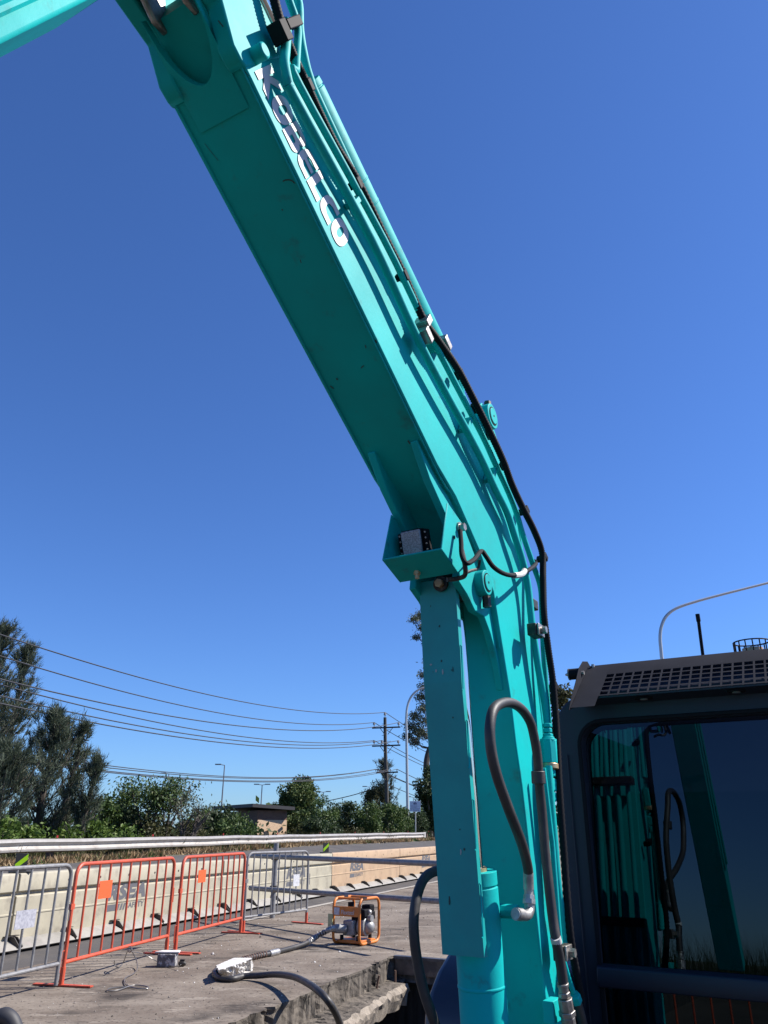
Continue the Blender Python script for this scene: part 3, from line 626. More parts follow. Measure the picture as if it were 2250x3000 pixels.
# corrugated conduit
cond = [(790, -60, -1.06), (820, 60, -1.06), (860, 165, -1.06), (897, 245, -1.06), (935, 330, -1.06), (985, 430, -1.06), (1050, 535, -1.06), (1120, 680, -1.06), (1185, 810, -1.06), (1240, 935, -1.05), (1285, 1000, -1.04), (1340, 1080, -1.04), (1385, 1165, -1.03), (1430, 1255, -1.02), (1472, 1345, -1.02), (1500, 1420, -1.02), (1530, 1485, -1.02), (1565, 1555, -1.02), (1588, 1620, -1.02), (1591, 1700, -1.02), (1594, 1800, -1.02), (1606, 1900, -1.02), (1620, 2000, -1.02), (1630, 2130, -1.02), (1638, 2300, -1.02), (1652, 2500, -1.02), (1672, 2750, -1.02), (1700, 2910, -1.03), (1702, 2960, -1.04)]
cp_ = smoothcurve([BP(*p) for p in cond], 26); rad = [.0135 if i % 2 else .0162 for i in range(len(cp_))]
mb = MB(); mb.tube(cp_, .012, 10, radii=rad); co = mb.build("wiring_conduit", BLACK, boom, ang=80)
mb = MB()
for (px, py) in [(905, 250), (1048, 537), (1185, 806), (1272, 985), (1350, 1095), (1395, 1195), (1480, 1362), (1542, 1495), (1596, 1632), (1626, 2010), (1644, 2400)]:
    c = BP(px, py, -1.05); mb.box(c - Lv * .005, (.04, .032, .03), (tdir.normalized(), Lv, tup.normalized()))
    c = BP(px - 14, py + 6, -1.07); mb.box(c, (.025, .03, .025), (tdir.normalized(), Lv, tup.normalized()))
mb.build("cable_tie", BLACK, co, bevel=.004, explode=True)
mb = MB(); c = BP(848, 72, -1.05); mb.box(c, (.03, .115, .045), axb); mb.box(BP(820, 95, -1.05), (.06, .05, .05), axb); mb.build("pipe_holder", BLACK, boom, bevel=.003)
mb = MB(); mb.box(BP(1239, 945, -1.05), (.03, .06, .06), axb); mb.build("clamp_nut", STEEL, boom, bevel=.003)
# arm cylinder on top
e0, e1 = BP(884, 250, LC), M(APIN[0], LC, APIN[1]); ua = (e1 - e0)
acy = MB().tube([e0, e0 + ua * .016, e0 + ua * .017, e0 + ua * .020, e0 + ua * .021, e0 + ua * .24, e0 + ua * .241, e0 + ua * .244, e0 + ua * .245, e0 + ua * .30, e0 + ua * .301, e0 + ua * .304, e0 + ua * .305, e0 + ua * .86, e0 + ua * .9], .07, 36, radii=[.071, .073, .069, .069, .073, .073, .0745, .0745, .073, .073, .0745, .0745, .073, .073, .05]).build("arm_cylinder", TEAL, ex, bevel=.002)
MB().tube([e0 - ua * .95, e0 + ua * .02], .036, 28).build("piston_rod", CHROME, acy)
MB().tube([e0 - ua * .015, e0 + ua * .002], .045, 24).build("rod_seal", GRIME, acy)
MB().tube([e0 + ua * .88, e1 + ua * .03], .048, 16).build("cylinder_eye", TEAL, acy)
# cab
M_plain = M; CK = 1.30                         # cab size and distance relative to the first measured plane
def M(s, l, z): return M_plain(s * CK, l * CK, EYE + (z - EYE) * CK)
cab = thing("cab", "", "x", M(-3.8, -.5, -.1)); del cab['label']; del cab['category']; cab.parent = ex; cab.location = M(-3.8, -.5, -.1) - ROOT[ex.name]
s0, s1, cl, cr, zb, zt = -3.17, -4.62, -1.0, .06, -.35, 1.90
def rrect(l0, l1, z0, z1, r, n=6, corners=(1, 1, 1, 1)):
    out = []
    for (cx, cz_, a0, on_) in ((l1 - r, z0 + r, -90, corners[0]), (l1 - r, z1 - r, 0, corners[1]), (l0 + r, z1 - r, 90, corners[2]), (l0 + r, z0 + r, 180, corners[3])):
        if on_:
            for k in range(n + 1): a = math.radians(a0 + 90 * k / n); out.append((cx + r * math.cos(a), cz_ + r * math.sin(a)))
        else:
            out.append((cx + r * (1 if a0 in (-90, 0) else -1), cz_ + r * (1 if a0 in (0, 90) else -1)))
    return out
def ring(outer, inner, sa, sb, name, m, par, bevel=.0):
    # outer and inner have the same point count; frame plate between s=sa and s=sb
    n = len(outer); mb = MB(); V = [M(sa, *p) for p in outer] + [M(sa, *p) for p in inner] + [M(sb, *p) for p in outer] + [M(sb, *p) for p in inner]; F = []
    for i in range(n):
        j = (i + 1) % n
        F += [(i, j, n + j, n + i), (2 * n + i, 3 * n + i, 3 * n + j, 2 * n + j), (i, 2 * n + i, 2 * n + j, j), (n + i, n + j, 3 * n + j, 3 * n + i)]
    mb.add(V, F); return mb.build(name, m, par, bevel=bevel)
out = rrect(cl, cr, zb, zt, .17, 8); inn = rrect(-.885, -.05, .87 - .75, 1.775, .085, 8)
ring(out, inn, s0, s0 - .09, "front_frame", CAB, cab, .012)
ring(rrect(-.90, -.035, .10, 1.79, .10, 8), inn, s0 + .012, s0 + .001, "window_seal", BLACK, cab, .004)
# shell: sides, roof, rear with window openings
mb = MB()
prof = [(cl, zb), (cl, 1.0)]
mb.hexa([M(s1, cl, zb), M(s0 - .09, cl, zb), M(s0 - .09, cl + .04, zb), M(s1, cl + .04, zb), M(s1, cl, 1.02), M(s0 - .09, cl, 1.02), M(s0 - .09, cl + .04, 1.02), M(s1, cl + .04, 1.02)])
mb.hexa([M(s1, cr - .04, zb), M(s0 - .09, cr - .04, zb), M(s0 - .09, cr, zb), M(s1, cr, zb), M(s1, cr - .04, .7), M(s0 - .09, cr - .04, .7), M(s0 - .09, cr, .7), M(s1, cr, .7)])
for l in (cl, cr - .05):
    mb.hexa([M(s1, l, .7), M(s1 + .12, l, .7), M(s1 + .12, l + .05, .7), M(s1, l + .05, .7), M(s1, l, 1.8), M(s1 + .12, l, 1.8), M(s1 + .12, l + .05, 1.8), M(s1, l + .05, 1.8)])
mb.hexa([M(s1, cl + .04, zb), M(s1 + .05, cl + .04, zb), M(s1 + .05, cr - .04, zb), M(s1, cr - .04, zb), M(s1, cl + .04, 1.02), M(s1 + .05, cl + .04, 1.02), M(s1 + .05, cr - .04, 1.02), M(s1, cr - .04, 1.02)])
mb.build("cab_shell", CAB, cab, bevel=.01)
rf = [(cl + .02, 1.78), (cl + .0, 1.80), (cl + .02, 1.86), (cl + .10, 1.93), (cl + .2, 1.955), (cr - .15, 1.955), (cr - .03, 1.90), (cr, 1.80), (cr - .02, 1.78)]
mb = MB(); mb.prism([M(s1 - .02, l, z) for l, z in rf], M(1, 0, 0) * (s0 - .08 - s1 + .02)); mb.build("roof", CAB, cab, bevel=.012)
mb = MB(); mb.hexa([M(s0 - .008, -.89, .86), M(s0 - .008, -.04, .86), M(s0 - .004, -.04, .86), M(s0 - .004, -.89, .86), M(s0 - .068, -.89, 1.78), M(s0 - .068, -.04, 1.78), M(s0 - .064, -.04, 1.78), M(s0 - .064, -.89, 1.78)]); mb.build("windshield", GLASS, cab, smooth=False)
mb = MB(); mb.hexa([M(s0 - .012, -.89, .11), M(s0 - .012, -.04, .11), M(s0 - .006, -.04, .11), M(s0 - .006, -.89, .11), M(s0 - .012, -.89, .86), M(s0 - .012, -.04, .86), M(s0 - .006, -.04, .86), M(s0 - .006, -.89, .86)]); mb.build("lower_window", GLASS, cab, smooth=False)
mb = MB(); mb.prism([M(s0 + .03, -.90, .862), M(s0 + .038, -.90, .885), M(s0 + .03, -.90, .925), M(s0 + .0, -.90, .935), M(s0 - .03, -.90, .93), M(s0 - .03, -.90, .865)], Lv * .87); mb.build("window_bar", CAB, cab, bevel=.006)
mb = MB()
for l in (cl + .015, cr - .02): mb.hexa([M(s1 + .1, l, 1.0), M(s0 - .1, l, 1.0), M(s0 - .1, l + .005, 1.0), M(s1 + .1, l + .005, 1.0), M(s1 + .1, l, 1.8), M(s0 - .1, l, 1.8), M(s0 - .1, l + .005, 1.8), M(s1 + .1, l + .005, 1.8)])
mb.build("side_window", GLASS, cab, smooth=False, explode=True)
mb = MB(); mb.hexa([M(s1 + .02, cl + .05, 1.02), M(s1 + .025, cl + .05, 1.02), M(s1 + .025, cr - .05, 1.02), M(s1 + .02, cr - .05, 1.02), M(s1 + .02, cl + .05, 1.8), M(s1 + .025, cl + .05, 1.8), M(s1 + .025, cr - .05, 1.8), M(s1 + .02, cr - .05, 1.8)]); mb.build("rear_window", GLASS, cab, smooth=False)
mb = MB(); mb.box(M(-4.05, -.42, .62), (.5, .5, .14), (sdir, Lv, cz)); mb.box(M(-4.32, -.42, 1.0), (.14, .48, .75), (sdir, Lv, cz)); mb.box(M(-4.34, -.42, 1.5), (.10, .28, .2), (sdir, Lv, cz)); mb.box(M(-4.0, -.42, .3), (.4, .4, .5), (sdir, Lv, cz)); mb.build("seat", INTER, cab, bevel=.04)
mb = MB()
for l in (-.75, -.12): mb.box(M(-3.85, l, .55), (.5, .16, .5), (sdir, Lv, cz)); mb.tube([M(-3.65, l, .8), M(-3.6, l, .98)], .015, 8); mb.ball(M(-3.6, l, 1.02), .035)
mb.box(M(-3.4, -.84, 1.25), (.05, .12, .2), (sdir, Lv, cz)); mb.build("console", INTER, cab, bevel=.02)
# sloped guard grille over the windshield
def vis(l, k, off=0): # k: 0 bottom edge .. 1 top edge
    return M(-3.06 - .25 * k + off, l, 1.866 + .165 * k)
mb = MB()
tk = .012
def plate(l0, l1, k0, k1, th=.004):
    nrm = M(.165, 0, .25).normalized() * th
    mb.hexa([vis(l0, k0) - nrm, vis(l1, k0) - nrm, vis(l1, k1) - nrm, vis(l0, k1) - nrm, vis(l0, k0) + nrm, vis(l1, k0) + nrm, vis(l1, k1) + nrm, vis(l0, k1) + nrm])
plate(-.862, -.77, -.30, 1.0); plate(-.77, .05, .66, 1.0)
nc = 22; lw = .82 / nc
for i in range(nc + 1): plate(-.77 + lw * i - .0035, -.77 + lw * i + .0035, -.02, .67, .003)
for k in range(6): plate(-.77, .05, .0 + .133 * k - .012, .0 + .133 * k + .012, .0026)
vz = mb.build("roof_guard", VISOR, cab)
mb = MB(); ep = [M(-2.97, -.864, 1.805), M(-3.02, -.864, 1.86), M(-3.10, -.864, 1.93), M(-3.17, -.864, 2.00), M(-3.24, -.864, 2.04), M(-3.31, -.864, 2.052), M(-3.36, -.864, 2.035), M(-3.36, -.864, 1.90)]
mb.prism(ep, -Lv * .006); mb.build("guard_end_plate", VISOR, vz, bevel=.002)
mb = MB()
for i in range(24): mb.box(M(-3.19, -.40, 1.835 + .0), (.01, .01, .01), (sdir, Lv, cz)) if False else None
mb.hexa([M(-3.16, -.80, 1.86), M(-3.16, .05, 1.86), M(-3.34, .05, 1.86), M(-3.34, -.80, 1.86), M(-3.16, -.80, 1.872), M(-3.16, .05, 1.872), M(-3.34, .05, 2.035), M(-3.34, -.80, 2.035)]); mb.build("guard_backing", CAB, vz)
mb = MB(); mb.hexa([M(-3.06, -.80, 1.855), M(-3.06, .05, 1.855), M(-3.22, .05, 1.84), M(-3.22, -.80, 1.84), M(-3.06, -.80, 1.863), M(-3.06, .05, 1.863), M(-3.22, .05, 1.85), M(-3.22, -.80, 1.85)]); mb.build("guard_tray", CAB, vz)
for l in (-.61, -.28): 
    mb = MB(); c = M(-3.11, l, 1.851); mb.mi = 0; mb.cyl(c, c + Vector((0, 0, -.006)), .042, 24); mb.mi = 1; mb.cyl(c + Vector((0, 0, -.004)), c + Vector((0, 0, -.010)), .018, 16)
    mb.build("grommet", [BLACK, GALV], vz)
mb = MB(); c = SP(1680, 1975, -3.25 * CK); mb.cyl(c + Lv * .05, c - Lv * .02, .030, 18); mb.mi = 1; mb.cyl(c - Lv * .02, c - Lv * .026, .032, 18); mb.cyl(c - Lv * .026, c - Lv * .045, .012, 10, .005); mb.build("side_lamp", [BLACK, STEEL], cab)
mb = MB(); c = SP(1705, 1972, -3.2 * CK); mb.cyl(c - Lv * .01, c + Lv * .012, .012, 6); c = SP(1738, 1957, -3.3 * CK); mb.cyl(c, c + Vector((0, 0, .02)), .009, 6); mb.build("guard_bolt", ALU, vz, explode=True)
mb = MB(); mb.tube([M(-3.7, -.45, 1.93), M(-3.7, -.44, 2.27)], .0095, 10); mb.tube([M(-3.7, -.44, 2.262), M(-3.7, -.44, 2.296)], .0125, 10); mb.build("antenna", BLACK, cab)
mb = MB(); bc = M(-3.65, -.235, 1.99); Rb = .095
for z in (.08, .185):
    mb.tube([bc + Vector((Rb * math.cos(a), Rb * math.sin(a), z)) for a in [i * math.pi / 16 for i in range(32)]], .004, 6, closed=True)
for i in range(16):
    a = i * math.pi / 8; mb.tube([bc + Vector((Rb * math.cos(a), Rb * math.sin(a), .0)), bc + Vector((Rb * math.cos(a), Rb * math.sin(a), .185))], .0035, 6)
cage = mb.build("beacon_cage", BLACK, cab)
mb = MB(); mb.cyl(bc + Vector((0, 0, -.06)), bc + Vector((0, 0, .15)), .06, 20, .055); mb.build("beacon", mat("amber_beacon", (.5, .33, .2), .3), cage)
# handrail seams on the pillar
mb = MB(); mb.tube([M(s0 + .008, -.945, .2), M(s0 + .008, -.945, 1.66)], .004, 6); mb.build("pillar_trim", CAB, cab)
M = M_plain
# lower body, mostly hidden below the frame
mb = MB(); mb.box(M(-4.9, -1.62, .35), (2.0, .50, .75), (sdir, Lv, cz)); mb.box(M(-6.4, -.7, .45), (.6, 2.2, .95), (sdir, Lv, cz)); mb.box(M(-5.0, -.55, -.65), (1.8, 1.6, .16), (sdir, Lv, cz)); mb.box(M(-4.3, -.75, -.25), (1.9, 1.9, .2), (sdir, Lv, cz)); mb.cyl(M(-4.3, -.75, -.6), M(-4.3, -.75, -.3), .5, 28); mb.build("upper_body", CAB, ex, bevel=.06, seg=3)
mb = MB(); mb.box(M(-3.35, LC, .05), (.45, .36, .4), (sdir, Lv, cz)); mb.build("boom_foot", TEAL, ex, bevel=.03)
# rounded dark cover right of the boom
pr = [(-3.175, .2), (-3.165, .66), (-3.175, .71), (-3.22, .78), (-3.30, .845), (-3.40, .895), (-3.52, .925), (-3.9, .94), (-3.9, .2)]
mb = MB(); mb.prism([M(a, -1.62, z) for a, z in pr], Lv * .22)
mb.build("side_cover", NAVY, ex, ang=50, bevel=.03, seg=3)
for l in (-1.65, .15):
    tr = []
    for k in range(12): a = math.pi / 2 + math.pi * k / 11; tr.append((-5.2 + .3 * math.cos(a), -.78 + .3 * math.sin(a)))
    for k in range(12): a = -math.pi / 2 + math.pi * k / 11; tr.append((-3.5 + .3 * math.cos(a), -.78 + .3 * math.sin(a)))
    mb = MB(); mb.prism([M(s, l - .22, z) for s, z in tr], Lv * .44); mb.build("track", GUSS, ex, bevel=.01)
# thick hose left of the cylinder
ha = [(1330, 2552, -1.36), (1290, 2549, -1.42), (1250, 2566, -1.44), (1226, 2610, -1.44), (1213, 2680, -1.44), (1214, 2750, -1.44), (1225, 2830, -1.44), (1242, 2905, -1.43), (1262, 2965, -1.42), (1285, 3030, -1.42)]
hose([BP(*p) for p in ha], .0185, "hydraulic_hose", par=ex)

# ------------------------------------------------------------------ crowd barriers
def barrier(name, label, pl, pr, m, nb, foot_mat, ztop=1.06, zbot=.20, tube_r=.0195, plate=None, group="crowd control barriers along the deck", footl=True, footr=True, bar_r=.0122, sag=0):
    pl, pr = Vector(pl), Vector(pr); pl.z = pr.z = 0; X = (pr - pl); wd = X.length; X.normalize(); N = Vector((X.y, -X.x, 0)); Z = Vector((0, 0, 1))
    t = thing(name, label, "barrier", pl, group)
    rc = .11
    pts = [pl + Z * .02, pl + Z * (ztop - rc)]
    for k in range(1, 7): a = math.pi / 2 * k / 6; pts.append(pl + X * (rc - rc * math.cos(a)) + Z * (ztop - rc + rc * math.sin(a)))
    for k in range(0, 7): a = math.pi / 2 * k / 6; pts.append(pr - X * (rc - rc * math.sin(a)) + Z * (ztop - rc + rc * math.cos(a)))
    pts.append(pr + Z * .02)
    mb = MB(); mb.tube(pts, tube_r, 10); mb.tube([pl + Z * zbot, pr + Z * zbot], tube_r * .95, 10); mb.build("frame", m, t)
    mb = MB()
    for i in range(nb): p = pl + X * wd * (i + 1) / (nb + 1); mb.tube([p + Z * zbot, p + Z * ztop], bar_r, 8)
    mb.build("bar", m, t, explode=True)
    for p, on_, s_ in ((pl, footl, 1), (pr, footr, -1)):
        if not on_: continue
        mb = MB(); mb.box(p + Z * .012 + N * .02, (.055, .62, .012), (X, N, Z)); mb.tube([p, p + Z * .16], tube_r * 1.25, 10); mb.build("foot", foot_mat, t)
    mb = MB(); mb.tube([pl - X * .02 + Z * (zbot + .10), pl - X * .055 + Z * (zbot + .10), pl - X * .055 + Z * (zbot - .08)], .006, 6); mb.tube([pr + X * .02 + Z * .72, pr + X * .05 + Z * .72, pr + X * .05 + Z * .56], .006, 6); mb.box(pl + X * .0 + Z * .68, (.06, .03, .05), (X, N, Z)); mb.build("hook", m, t, explode=True)
    if plate:
        px_, w_, h_, z_, pm = plate; mb = MB(); mb.box(pl + X * px_ + Z * z_ + N * .012, (w_, .004, h_), (X, N, Z)); mb.build("sign_plate", pm, t)
    return t
PLATEW = mat("white_plate", (.55, .55, .57), .5, c2=(.4, .4, .42), scale=25)
barrier("crowd_barrier", "orange crowd barrier nearest the camera with an orange plate on its third bar", G(178, 2890), G(486, 2797), ORANGE, 9, ORANGE, plate=(.55, .24, .17, .80, ORPLATE))
barrier("crowd_barrier", "orange crowd barrier between the nearer orange one and the silver one", G(512, 2793), G(704, 2735), ORANGE, 9, ORANGE, plate=(.55, .22, .15, .82, ORPLATE))
barrier("crowd_barrier", "whole silver crowd barrier right of the orange ones, beside a steel post", G(712, 2733), G(897, 2706), GALV, 9, ORANGE, plate=(1.14, .15, .17, .64, PLATEW), footl=True, tube_r=.018, bar_r=.0105)
a, b_ = G(0, 2868, .2), G(190, 2824, .2); a.z = b_.z = 0; dd = (a - b_).normalized(); e_ = G(176, 2892) + Vector((-.03, -.04, 0))
barrier("crowd_barrier", "silver crowd barrier at the left edge with a grey mesh plate and rusty top", e_ + dd * 2.1, e_, GALV, 10, ORANGE, plate=(1.53, .26, .15, .63, mat("mesh_plate", (.38, .38, .42), .5, c2=(.24, .24, .28), scale=40)), footr=False)

rr_ = ray(2190, 2915); P_ = CAM + rr_ * ((-3.17 * CK) / (rr_ @ D)); rf_ = rr_ - 2 * (rr_ @ D) * D; Q_ = P_ + rf_ / np.linalg.norm(rf_) * 7.0
barrier("crowd_barrier", "orange crowd barrier behind the viewer, mirrored low in the cab window", Vector((Q_[0] - .9, Q_[1] + .5, 0)), Vector((Q_[0] + .9, Q_[1] - .5, 0)), ORANGE, 9, ORANGE).location.z = -1.09
# ------------------------------------------------------------------ modular road barrier
def rsea_proto(m, name):
    # local frame: x along the unit (length), y outwards to the camera side, z up
    Lg = 4.92; t = thing(name, "x", "road barrier", (0, 0, 0))
    prof = [(-.22, .10), (.0, .10), (.0, .60), (-.045, .62), (-.045, .645), (.012, .66), (.012, .845), (-.0, .87), (-.21, .87), (-.232, .845), (-.232, .66), (-.175, .645), (-.175, .62), (-.22, .60)]
    mb = MB(); mb.prism([Vector((0.01, y, z)) for y, z in prof], Vector((Lg - .02, 0, 0))); mb.build("body", m, t, bevel=.008)
    mb = MB(); mb.hexa([Vector((0.01, -.002, .385)), Vector((Lg - .01, -.002, .385)), Vector((Lg - .01, -.002, .415)), Vector((.01, -.002, .415)), Vector((0.01, .008, .392)), Vector((Lg - .01, .008, .392)), Vector((Lg - .01, .008, .408)), Vector((.01, .008, .408))]); mb.build("rib", m, t)
    mb = MB(); fl = [(-.30, .015), (.17, .015), (.20, .03), (.17, .055), (.0, .125), (-.22, .125), (-.32, .05)]
    for k in range(5):
        x0 = k * Lg / 5 + .012; x1 = (k + 1) * Lg / 5 - .012
        mb.prism([Vector((x0, y, z)) for y, z in fl], Vector((x1 - x0, 0, 0)))
    mb.build("base_flange", FLANGE, t, bevel=.004)
    for k in range(6):
        x0 = k * Lg / 5 + (.02 if k == 0 else 0) - (.02 if k == 5 else 0); mb = MB()
        mb.prism([Vector((x0 - .006, .0, .13)), Vector((x0 - .006, .19, .04)), Vector((x0 - .006, .21, .06)), Vector((x0 - .006, .11, .155)), Vector((x0 - .006, .0, .17))], Vector((.012, 0, 0)))
        mb.box((x0, .03, .165), (.16, .06, .008)); mb.build("gusset", GUSS, t)
    mb = MB(); r3 = random.Random(4)
    for x_ in (.9, 1.55, 2.2, 2.85, 3.5, 4.2):
        mb.cyl(Vector((x_, .010, .755)), Vector((x_, .0145, .755)), .016, 12)
    mb.build("plug_hole", GUSS, t, explode=True)
    return t
def logo(parent, x0, scale=1.0):
    # stencilled lettering on the camera side: x runs left to right for a viewer standing at +y, i.e. along +x here
    q = MB()
    exv, eyv = Vector((1, 0, 0)), Vector((0, 0, 1)); z1 = .445; o = []
    def add(body, size, wd, xo, zo, sh, off):
        cu = bpy.data.curves.new("t", 'FONT'); cu.body = body; cu.size = 1; cu.offset = off; cu.shear = sh; cu.resolution_u = 3
        ob = bpy.data.objects.new("t", cu); COL.objects.link(ob); bpy.context.view_layer.update(); me = ob.to_mesh()
        V = [v.co.copy() for v in me.vertices]; F = [list(p.vertices) for p in me.polygons]; ob.to_mesh_clear(); bpy.data.objects.remove(ob); bpy.data.curves.remove(cu)
        xa = min(v.x for v in V); xb = max(v.x for v in V); ya = min(v.y for v in V); yb = max(v.y for v in V)
        q.add([Vector((xo + (v.x - xa) / (xb - xa) * wd, .0025, zo + (v.y - ya) / (yb - ya) * size)) for v in V], F)
    add("RSEA", .205, .92, 0, .425, .28, .055)
    add("SAFETY", .078, .44, .47, .295, 0, .02)
    for a, b_ in ((0, .30), (.33, .37), (.395, .435)):
        q.add([Vector((a, .0025, .285)), Vector((b_, .0025, .285)), Vector((b_ + .03, .0025, .37)), Vector((a + .03, .0025, .37))], [(0, 1, 2, 3)])
    ob = q.build("lettering", LOGO, parent, org=(0, 0, 0), smooth=False); ob.location = (x0, 0, 0)
    me = ob.data
    bm = bmesh.new(); bm.from_mesh(me)
    for f in bm.faces:
        if f.normal.y < 0: f.normal_flip()
    bm.to_mesh(me); bm.free(); return ob
# local x must run along +r and local y to +q. (x,y,z) = (r,q,z) is mirrored, so x runs along -r: lettering is flipped below
cream = rsea_proto(CREAM, "road_barrier"); tan_ = rsea_proto(TAN, "road_barrier")
ang_r = math.atan2(RV[1], RV[0])                      # rotation that sends local +x to +r; local +y then points to -q
def place_unit(proto, first, r0, logo_r, label):
    t = proto if first else copy_tree(proto)
    t.location = W(-8.1 + random.uniform(-.010, .010), r0, 0); t.rotation_euler = (0, 0, ang_r + random.uniform(-.0025, .0025)); t['label'] = label; t['group'] = "modular road barriers along the carriageway"
    return t
# mirror the prototype meshes in y so that the camera side is local -y
for pr in (cream, tan_):
    for ch in pr.children:
        bm = bmesh.new(); bm.from_mesh(ch.data); bmesh.ops.transform(bm, matrix=Matrix.Scale(-1, 4, Vector((0, 1, 0))), verts=bm.verts); bmesh.ops.reverse_faces(bm, faces=bm.faces); bm.to_mesh(ch.data); bm.free()
units = [(cream, False, 8.57 - 9.88, None, "cream road barrier unit beyond the left edge, mostly out of view"),
         (cream, False, 8.57 - 4.94, None, "cream road barrier unit at the left edge behind the silver barrier"),
         (cream, True, 8.57, 1.75, "cream road barrier with grey stencilled lettering behind the orange barriers"),
         (cream, False, 13.51, 2.55, "cream road barrier with lettering behind the whole silver barrier and steel post"),
         (tan_, True, 18.45, 1.1, "tan road barrier unit next to the cream ones, right of the lime marker"),
         (tan_, False, 23.39, 2.1, "second tan road barrier unit from the lime marker, left of the boom"),
         (tan_, False, 28.33, 2.1, "farthest tan road barrier unit behind the excavator boom")]
order = sorted(units, key=lambda u: not u[1])
made = []
for pr, first, r0, lr, lab in [u for u in units if not u[1]] + [u for u in units if u[1]]:
    made.append((place_unit(pr, first, r0, lr, lab), lr))
for t, lr in made:
    if lr is None: continue
    ob = logo(t, lr); me = ob.data
    bm = bmesh.new(); bm.from_mesh(me); bmesh.ops.transform(bm, matrix=Matrix.Scale(-1, 4, Vector((0, 1, 0))), verts=bm.verts)
    for f in bm.faces:
        if f.normal.y > 0: f.normal_flip()
    bm.to_mesh(me); bm.free()
# lime and black marker plates on the barrier joints
def marker(r, label):
    c = W(-8.2, r, .87); t = thing("hazard_marker", label, "marker", c, "lime striped marker plates on the road barriers")
    X = Vector(RV) * .78 + Vector(QV) * .62; X.normalize(); N = Vector((X.y, -X.x, 0)); Z = Vector((0, 0, 1))
    mb = MB(); mb.box(c + Z * .125, (.15, .02, .21), (X, N, Z)); mb.build("panel", BLK, t, bevel=.003)
    mb = MB(); p = [(-.072, .035), (-.072, .105), (.072, .225), (.072, .155)]
    mb.add([c + X * a + Z * b_ + N * .0125 for a, b_ in p], [(0, 1, 2, 3)]); mb.build("stripe", LIME, t, smooth=False)
    mb = MB(); mb.box(c + Z * .012, (.26, .14, .024), (X, N, Z)); mb.build("base", BLK, t, bevel=.006)
marker(8.66, "black marker plate with a lime stripe at the left, behind the silver barrier")
marker(18.3, "black marker plate with a lime stripe where cream and tan road barriers meet")

# ------------------------------------------------------------------ guardrail
def guardrail():
    t = thing("guardrail", "pale steel guardrail with a double wave profile along the far road edge", "guardrail", W(-15.1, 10, .6))
    prof = [(0, .0), (.075, .03), (.085, .075), (.02, .125), (.0, .155), (.02, .185), (.085, .235), (.075, .28), (0, .31), (-.006, .31), (.068, .275), (.078, .237), (.012, .19), (-.008, .155), (.012, .12), (.078, .072), (.068, .033), (-.006, 0)]
    rs_ = [-8 + 2 * i for i in range(29)]; mb = MB(); n = len(prof); V = []
    for i, r in enumerate(rs_):
        b0_ = .86 + .003 * max(0, r - 14) * .8 + .012 * math.sin(i * 2.7); dq = .02 * math.sin(i * 1.9)
        for y_, z_ in prof: V.append(W(-15.1 + y_ + dq, r, b0_ + z_))
    mb.add(V, [(i * n + k, (i + 1) * n + k, (i + 1) * n + (k + 1) % n, i * n + (k + 1) % n) for i in range(len(rs_) - 1) for k in range(n)])
    mb.build("rail", GUARD, t, ang=50)
    for i in range(15):
        r = -7.0 + 4 * i; mb = MB(); mb.box(W(-15.24, r, .82), (.15, .11, .72), (Vector(QV), Vector(RV), Vector((0, 0, 1)))); mb.build("post", RUST, t)
        mb = MB(); c = W(-15.08, r, 1.17 + .0024 * max(0, r - 14) + .02); mb.box(c + Vector((0, 0, .03)), (.02, .06, .06), (Vector(QV), Vector(RV), Vector((0, 0, 1)))); mb.build("reflector", RED, t)
    e = W(-15.06, 48.1, 1.06); mb = MB(); mb.box(e, (.03, .45, .42), (Vector(QV), Vector(RV), Vector((0, 0, 1)))); mb.build("end_panel", GUARD, t, bevel=.01)
guardrail()
# steel tube handrail beside the deck
t = thing("tube_railing", "grey steel tube railing of one post and two long rails crossing the deck", "railing", G(797, 2690))
pb_ = G(797, 2690); mb = MB(); mb.tube([pb_, Y(810, 2470, pb_.y)], .045, 12); post = mb.build("post", GALV, t)
tA = Y(737, 2507, pb_.y - .1); tA2 = Y(1300, 2531, 10.6); tB = Y(733, 2602, pb_.y - .1); tB2 = Y(1300, 2641, 10.9)
MB().tube([tA, tA2], .038, 12).build("rail", GALV, t); MB().tube([tB, tB2], .038, 12).build("rail", GALV, t)
mb = MB()
for z in (Y(806, 2510, pb_.y - .02), Y(801, 2604, pb_.y - .02)): mb.box(z, (.12, .10, .10)); mb.cyl(z + Vector((.05, -.06, .02)), z + Vector((.05, -.10, .02)), .02, 6)
mb.build("coupler", GRIME, t, bevel=.01, explode=True)

# ------------------------------------------------------------------ concrete vibrator drive unit
ub = G(1052, 2774); U1 = Vector((.50, .866, 0)); U2 = Vector((-.866, .5, 0)); Z = Vector((0, 0, 1))
un = thing("engine_unit", "small engine in an orange tube frame standing on the deck", "engine", ub)
def UL(a, b, z): return ub + U1 * a + U2 * b + Z * z
Lw, Wd, Ht = .50, .40, .54
for b_, nm in ((0, "frame_hoop"), (Wd, "frame_hoop")):
    mb = MB(); mb.tube([UL(x_, b_, z_) for x_, z_ in rrect(0, Lw, .02, Ht, .09, 5)], .0185, 12, closed=True); mb.build(nm, UNITOR, un)
mb = MB()
for x_, z_ in ((.09, Ht), (Lw - .09, Ht), (.09, .03), (Lw - .09, .03)): mb.tube([UL(x_, 0, z_), UL(x_, Wd, z_)], .015, 10)
mb.build("cross_bar", UNITOR, un, explode=True)
mb = MB(); mb.box(UL(.25, .2, .045), (.34, .38, .025), (U1, U2, Z)); mb.build("base_plate", UNITOR, un, bevel=.004)
mb = MB(); mb.box(UL(-.012, .2, .395), (.012, .40, .115), (U1, U2, Z)); npl = mb.build("name_plate", UNITOR, un, bevel=.002)
